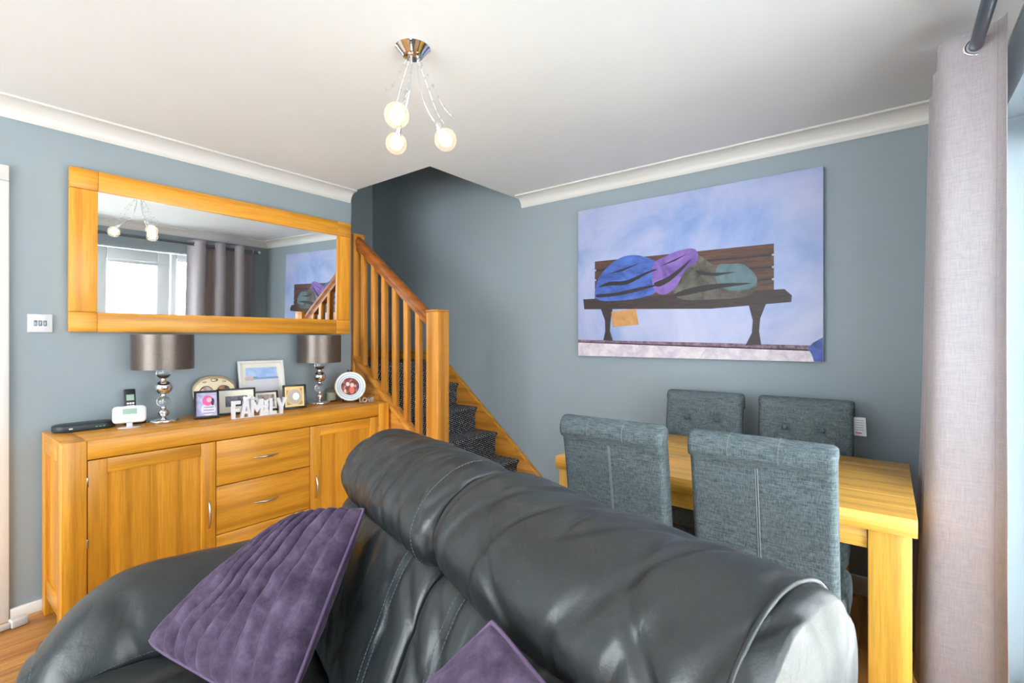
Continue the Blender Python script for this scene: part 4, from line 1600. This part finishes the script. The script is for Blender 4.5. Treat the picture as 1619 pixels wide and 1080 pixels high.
# stitched side hem
bm = bmesh.new()
hem = []
for j in range(NV + 1):
    r_ = 9
    v = j / NV
    amp = 0.074 + 0.026 * v
    t = r_ / NU
    ph_ = 2 * pi * NW * t
    c = cos(ph_) ** 0.8
    x_ = min(amp * c - 0.010 - 0.026 * v, 0.088) + 0.010 * noise.noise(Vector((t * 9, v * 3, 7.7))) * (0.2 + v)
    y_ = YL * t + 0.020 * sin(2 * ph_) * (0.5 + 0.5 * v) + 0.01 * noise.noise(Vector((t * 6, v * 2.5, 1.3))) * v * 2 + 0.03 * v ** 1.5 * 0.6 * (0.5 - t) * -0.9
    hem.append((x_ - 0.001, y_ - 0.001, 2.252 - v * (2.252 - 0.015)))
tube(bm, hem, 0.0012, 5)
obj('hem_seam', bm, plain('mauve_thread', lin(150, 128, 140), 0.8), cu, smooth='full')

# ------------------------------------------------------------------ leather sofa
so = thing('leather_sofa', 'charcoal leather two-seat recliner sofa in the foreground', 'sofa', (-0.705, 0.831, 0), R(-16))


def smooth(v, a, b):
    t = max(0.0, min(1.0, (v - a) / (b - a)))
    return t * t * (3 - 2 * t)


def pad(name, x0, x1, prof, r0, r1, m0=0.62, m1=0.62, nx=64, npf=9, wr=0.004, wf=(14, 3, 3), seed=0.0, centre=None, parent=so, groove=None, pw=2.2, capb=0.02):
    """soft padded roll: closed profile (y,z) lofted along x with rounded ends"""
    ring = crv([(0, a, b) for a, b in prof], npf, True)
    cy = sum(p.y for p in ring) / len(ring) if centre is None else centre[0]
    cz = sum(p.z for p in ring) / len(ring) if centre is None else centre[1]
    bm = bmesh.new()
    secs = []
    xs = [x0 + (x1 - x0) * 0.5 * (1 - cos(pi * k / nx)) * 0.5 + (x1 - x0) * (k / nx) * 0.5 + 0 for k in range(nx + 1)]
    xs = [x0 + (x1 - x0) * k / nx for k in range(nx + 1)]
    xs = sorted(set(xs + [x0 + r0 * q * q for q in (0.05, 0.12, 0.2, 0.3, 0.42, 0.6, 0.8)] + [x1 - r1 * q * q for q in (0.05, 0.12, 0.2, 0.3, 0.42, 0.6, 0.8)]))
    for x in xs:
        s = 1.0
        if x < x0 + r0:
            q = (x0 + r0 - x) / r0
            s = m0 + (1 - m0) * max(0.0, 1 - q ** pw) ** (1 / pw)
        if x > x1 - r1:
            q = (x - x1 + r1) / r1
            s = m1 + (1 - m1) * max(0.0, 1 - q ** pw) ** (1 / pw)
        rr = []
        for p in ring:
            n1 = noise.noise(Vector((x * wf[0] + seed, p.y * wf[1], p.z * wf[2] + seed)))
            n2 = noise.noise(Vector((x * wf[0] * 2.3 + seed, p.y * wf[1] * 2.5 + 4, p.z * wf[2] * 2.5)))
            n3 = 1 - abs(noise.noise(Vector((x * wf[0] * 0.8 + p.z * 6, seed + p.y * 2.0, p.z * 3.0)))) * 2
            n4 = 1 - abs(noise.noise(Vector((x * wf[0] * 1.5 - p.y * 5 + seed * 3, p.y * 2.2, p.z * 2.2 + seed)))) * 2
            dx = wr * (n1 + 0.5 * n2) - wr * 1.3 * smooth(n3, 0.50, 1.0) - wr * 1.3 * smooth(n4, 0.60, 1.0)
            if groove:
                for gx, gd, gw in groove:
                    dx -= gd * math.exp(-((x - gx) / gw) ** 2)
            v = Vector((p.y - cy, p.z - cz))
            l = v.length
            v = v * s * ((l + dx) / l)
            rr.append((x, cy + v.x, cz + v.y))
        secs.append(rr)
    # soft domed caps
    def cap(sec, x, sgn, m):
        out = []
        for q in (0.85, 0.6, 0.3, 0.02):
            out.append([(x + sgn * capb * (1 - q * q), cy + (p[1] - cy) * q, cz + (p[2] - cz) * q) for p in sec])
        return out
    secs = list(reversed(cap(secs[0], x0, -1, m0))) + secs + cap(secs[-1], x1, 1, m1)
    rings(bm, secs)
    return obj(name, bm, M['leather'], parent, smooth='full')


def stitches(name, pts, parent, gap=0.0085, ln=0.0055, r=0.0008):
    """a row of small stitches along a polyline"""
    P = [Vector(p) for p in pts]
    bm = bmesh.new()
    d = 0.0
    nxt = 0.0
    for a, b in zip(P, P[1:]):
        sl = (b - a).length
        if sl < 1e-6:
            continue
        u = (b - a) / sl
        while nxt <= d + sl:
            q = a + u * (nxt - d)
            tube(bm, [q - u * ln * 0.5, q + u * ln * 0.5], r, 5)
            nxt += gap
        d += sl
    o = obj(name, bm, M['stitch'], parent)
    o['kind'] = 'stuff'
    return o


HP = [(0.0, 0.997), (-0.075, 0.985), (-0.145, 0.935), (-0.178, 0.865), (-0.150, 0.795), (-0.06, 0.765), (0.05, 0.765), (0.115, 0.82), (0.122, 0.90), (0.075, 0.972)]
XW0, XW1 = -0.625, 0.672
hl = pad('headrest', XW0, -0.006, HP, 0.10, 0.075, 0.70, 0.80, nx=110, wr=0.0044, wf=(10, 3, 3), seed=1.0)
hr = pad('headrest', 0.006, XW1, HP, 0.085, 0.055, 0.76, 0.84, nx=120, npf=12, wr=0.0046, wf=(8, 3, 3), seed=5.0)
HPc = crv([(0, a, b) for a, b in HP], 9, True)
HPm = (sum(p.y for p in HPc) / len(HPc), sum(p.z for p in HPc) / len(HPc))


def ring_line(x, s, i0, i1, lift=0.0015):
    out = []
    for k in range(i0, i1):
        p = HPc[k % len(HPc)]
        v = Vector((p.y - HPm[0], p.z - HPm[1]))
        v = v * s + v.normalized() * lift
        out.append((x, HPm[0] + v.x, HPm[1] + v.y))
    return out


n_ = len(HPc)
stitches('stitching', ring_line(-0.052, 0.990, 0, 44), hl)
bm = bmesh.new()
tube(bm, ring_line(XW1 - 0.030, 0.9865, -24, 52, -0.0008), 0.0036, 8)
obj('seam', bm, M['leather'], hr, smooth='full')
# lower back cushions, one per seat
BP = [(-0.142, 0.800), (-0.185, 0.74), (-0.222, 0.655), (-0.262, 0.56), (-0.285, 0.47), (-0.25, 0.43), (-0.12, 0.42), (-0.02, 0.45), (0.0, 0.6), (-0.01, 0.76), (-0.07, 0.815)]
gl_ = [(-0.115, 0.010, 0.010), (-0.50, 0.010, 0.010)]
bl = pad('back_cushion', XW0 + 0.015, -0.004, BP, 0.06, 0.05, 0.86, 0.86, wr=0.005, wf=(9, 4, 4), seed=11.0, groove=gl_)
br_ = pad('back_cushion', 0.004, XW1 - 0.015, BP, 0.05, 0.06, 0.86, 0.86, wr=0.005, wf=(9, 4, 4), seed=17.0, groove=[(0.115, 0.010, 0.010), (0.54, 0.010, 0.010)])
BPc = crv([(0, a, b) for a, b in BP], 9, True)
for par, xs_ in ((bl, (-0.103, -0.127)), (br_, (0.103, 0.127))):
    for xx in xs_:
        stitches('stitching', [(xx, p.y - 0.0015, p.z) for p in BPc[1:38]], par)
# seats
SP = [(-0.27, 0.44), (-0.40, 0.475), (-0.60, 0.485), (-0.78, 0.475), (-0.86, 0.42), (-0.865, 0.34), (-0.80, 0.29), (-0.5, 0.28), (-0.25, 0.29), (-0.2, 0.36)]
pad('seat_cushion', XW0 + 0.015, -0.004, SP, 0.05, 0.05, 0.93, 0.93, wr=0.004, wf=(6, 5, 5), seed=21.0)
pad('seat_cushion', 0.004, XW1 - 0.015, SP, 0.05, 0.05, 0.93, 0.93, wr=0.004, wf=(6, 5, 5), seed=27.0)
# padded arms: profile in (x,z) lofted along y
def arm(side):
    xi, xo = (XW0 + 0.0, -0.925) if side < 0 else (XW1, 0.965)
    w = xo - xi
    P = [(xi - w * 0.02, 0.475), (xi + w * 0.10, 0.565), (xi + w * 0.32, 0.625), (xi + w * 0.60, 0.642), (xi + w * 0.85, 0.615), (xo, 0.54), (xo, 0.42), (xo - w * 0.02, 0.25), (xo - w * 0.05, 0.06), (xi + w * 0.2, 0.06), (xi + w * 0.08, 0.25), (xi + w * 0.06, 0.40)]
    ring = crv([(a, 0, b) for a, b in P], 7, True)
    cx = sum(p.x for p in ring) / len(ring)
    cz = sum(p.z for p in ring) / len(ring)
    bm = bmesh.new()
    secs = []
    ys = [0.12 - 0.90 * k / 50 for k in range(51)] + [-0.78 - 0.095 * sin(pi / 2 * k / 12) for k in range(1, 13)]
    for y_ in ys:
        drop, s = 0.0, 1.0
        if y_ < -0.62:
            q = (-0.62 - y_) / 0.255
            drop = 0.15 * q ** 2.2
            s = 1.0 - 0.10 * q ** 4
        rr = []
        for p in ring:
            f = max(0.0, (p.z - 0.30) / 0.34)
            nn = noise.noise(Vector((p.x * 5 + side, y_ * 6, p.z * 5))) * 0.006 + noise.noise(Vector((p.x * 13, y_ * 13 + 3, p.z * 9))) * 0.003
            # creases bunching near the inner lower edge
            if p.z > 0.42 and (p.x - xi) * side < 0.09:
                nn -= 0.010 * max(0, sin(y_ * 34 + p.z * 10)) ** 3
            v = Vector((p.x - cx, p.z - cz))
            l = v.length
            v = v * s * (l + nn) / l
            rr.append((cx + v.x, y_, cz + v.y - drop * f))
        secs.append(rr)
    last = secs[-1]
    for q, b in ((0.93, 0.012), (0.8, 0.02), (0.5, 0.026), (0.02, 0.028)):
        secs.append([(cx + (p[0] - cx) * q, -0.875 - b, cz - 0.02 + (p[2] - cz + 0.02) * q) for p in last])
    rings(bm, secs)
    a = obj('armrest', bm, M['leather'], so, smooth='full')
    # stitched seam round the front edge and down the inner side
    k0 = 50
    top = [i for i in range(len(ring)) if ring[i].z > 0.40]
    pts = [Vector(secs[58][i]) + Vector((0, -0.002, 0.002)) for i in range(0, 42)]
    stitches('stitching', pts, a)
    stitches('stitching', [Vector(s_[1]) + Vector((-side * 0.003, 0, 0.002)) for s_ in secs[28:60]], a)
    sr = secs[20]
    bm = bmesh.new()
    tube(bm, [Vector(sr[i]) + Vector((0, 0, 0.0005)) for i in range(2, 36)], 0.0022, 6)
    obj('seam', bm, M['leather'], a, smooth='full')
    return a


arm(-1)
arm(1)
# back shell and base
BK = [(0.0, 0.77), (0.09, 0.765), (0.115, 0.70), (0.135, 0.4), (0.145, 0.06), (0.0, 0.06), (-0.05, 0.3), (-0.02, 0.6)]
pad('back_shell', XW0 + 0.005, XW1 - 0.005, BK, 0.04, 0.04, 0.93, 0.93, wr=0.002, wf=(4, 4, 4), seed=31.0)
bm = bmesh.new()
box(bm, XW0 + 0.02, XW1 - 0.02, -0.83, 0.0, 0.05, 0.30)
bevel(bm, 0.02, 3)
obj('base', bm, M['leather'], so, smooth=True)
for x_ in (-0.8, 0.84):
    for y_ in (-0.8, 0.05):
        bm = bmesh.new()
        lathe(bm, [(0, 0.001), (0.022, 0.001), (0.026, 0.065), (0, 0.065)], 16, (x_, y_, 0))
        obj('foot', bm, M['black'], so, smooth=True)

# ------------------------------------------------------------------ velvet cushions
SM = Matrix.Translation((-0.705, 0.831, 0)) @ Matrix.Rotation(R(-16), 4, 'Z')


def cushion(label, TLc, TRc, BRc, BLc, thick, pleat, seed, front, sagTop=0.0, rnd=0.10):
    """soft square cushion through four corners (given in the sofa's frame)"""
    C = [SM @ Vector(c) for c in (TLc, TRc, BRc, BLc)]
    ctr = sum(C, Vector()) / 4
    base = Vector((ctr.x, ctr.y, min(c.z for c in C)))
    t = thing('cushion', label, 'cushion', base, 0, 'purple velvet cushions on the sofa')
    C = [c - base for c in C]
    nrm = ((C[1] - C[0]).cross(C[3] - C[0]) + (C[2] - C[1]).cross(C[3] - C[2])).normalized()
    if nrm.dot(SM.to_3x3() @ Vector(front)) < 0:
        nrm = -nrm
    N = 72

    def P(u, v, side):
        # edges pull in a little between the corners
        pin = 0.045
        rc = 1 - rnd * (4 * abs(u - 0.5) * abs(v - 0.5)) ** 4 * (0.25 if (u > 0.5 and v < 0.5) else 1.0)
        u0, v0 = u, v
        u, v = 0.5 + (u - 0.5) * rc, 0.5 + (v - 0.5) * rc
        uu = u + pin * (0.5 - u) * 4 * v * (1 - v) * (2 * abs(u - 0.5)) ** 3
        vv = v + pin * (0.5 - v) * 4 * u * (1 - u) * (2 * abs(v - 0.5)) ** 3
        p = (C[0] * (1 - uu) + C[1] * uu) * (1 - vv) + (C[3] * (1 - uu) + C[2] * uu) * vv
        u, v = u0, v0
        e = (max(0.0, 4 * u * (1 - u)) * max(0.0, 4 * v * (1 - v)))
        th = thick * e ** 0.42
        d = th * side
        if pleat and side > 0:
            # deep folds running from the slumped top edge downwards
            a = u * 1.0 + 0.30 * (1 - v) * (u - 0.62) + 0.05 * noise.noise(Vector((u * 3, v * 3, seed)))
            w = sin(a * 27 + 3.2 * noise.noise(Vector((u * 1.8, v * 2.0, seed + 5))))
            fold = (1 - abs(w)) * -2.0 + 0.7
            env = min(1, v / 0.06 + 0.25) * (1 - 0.5 * v) * min(1, u * (1 - u) * 10)
            d += pleat * fold * env * (0.35 + 0.65 * max(0, 1 - abs(u - 0.5) * 1.5))
        d += 0.006 * noise.noise(Vector((u * 7 + seed, v * 7, side))) * e ** 0.3
        d += 0.003 * noise.noise(Vector((u * 18 + seed, v * 18, side * 3))) * e ** 0.3
        p = p + nrm * d
        p.z += sagTop * sin(pi * u) * (1 - v) ** 2
        return p
    bm = bmesh.new()
    for side in (1, -1):
        g = [[bm.verts.new(P(i / N, j / N, side)) for i in range(N + 1)] for j in range(N + 1)]
        for j in range(N):
            for i in range(N):
                bm.faces.new((g[j][i], g[j][i + 1], g[j + 1][i + 1], g[j + 1][i]))
    bmesh.ops.remove_doubles(bm, verts=bm.verts[:], dist=2e-4)
    obj('cover', bm, M['velvet'], t, smooth='full')
    bm = bmesh.new()
    loop = [P(i / N, 0, 0) for i in range(N)] + [P(1, i / N, 0) for i in range(N)] + [P(1 - i / N, 1, 0) for i in range(N)] + [P(0, 1 - i / N, 0) for i in range(N + 1)]
    tube(bm, loop, 0.0042, 8)
    obj('piping', bm, M['piping'], t, smooth='full')
    return t


cushion('large rumpled purple velvet cushion slumped between sofa back and arm', (-0.62, -0.33, 0.72), (-0.33, -0.18, 0.844), (-0.10, -0.42, 0.53), (-0.56, -0.65, 0.55), 0.080, 0.020, 3.0, (-0.2, -0.7, 0.6), 0.02, 0.07)
cushion('smooth purple velvet cushion with one corner up against the right seat back', (0.13, -0.43, 0.57), (0.292, -0.195, 0.855), (0.60, -0.21, 0.83), (0.46, -0.46, 0.52), 0.055, 0.0, 8.0, (0, -0.8, 0.6))
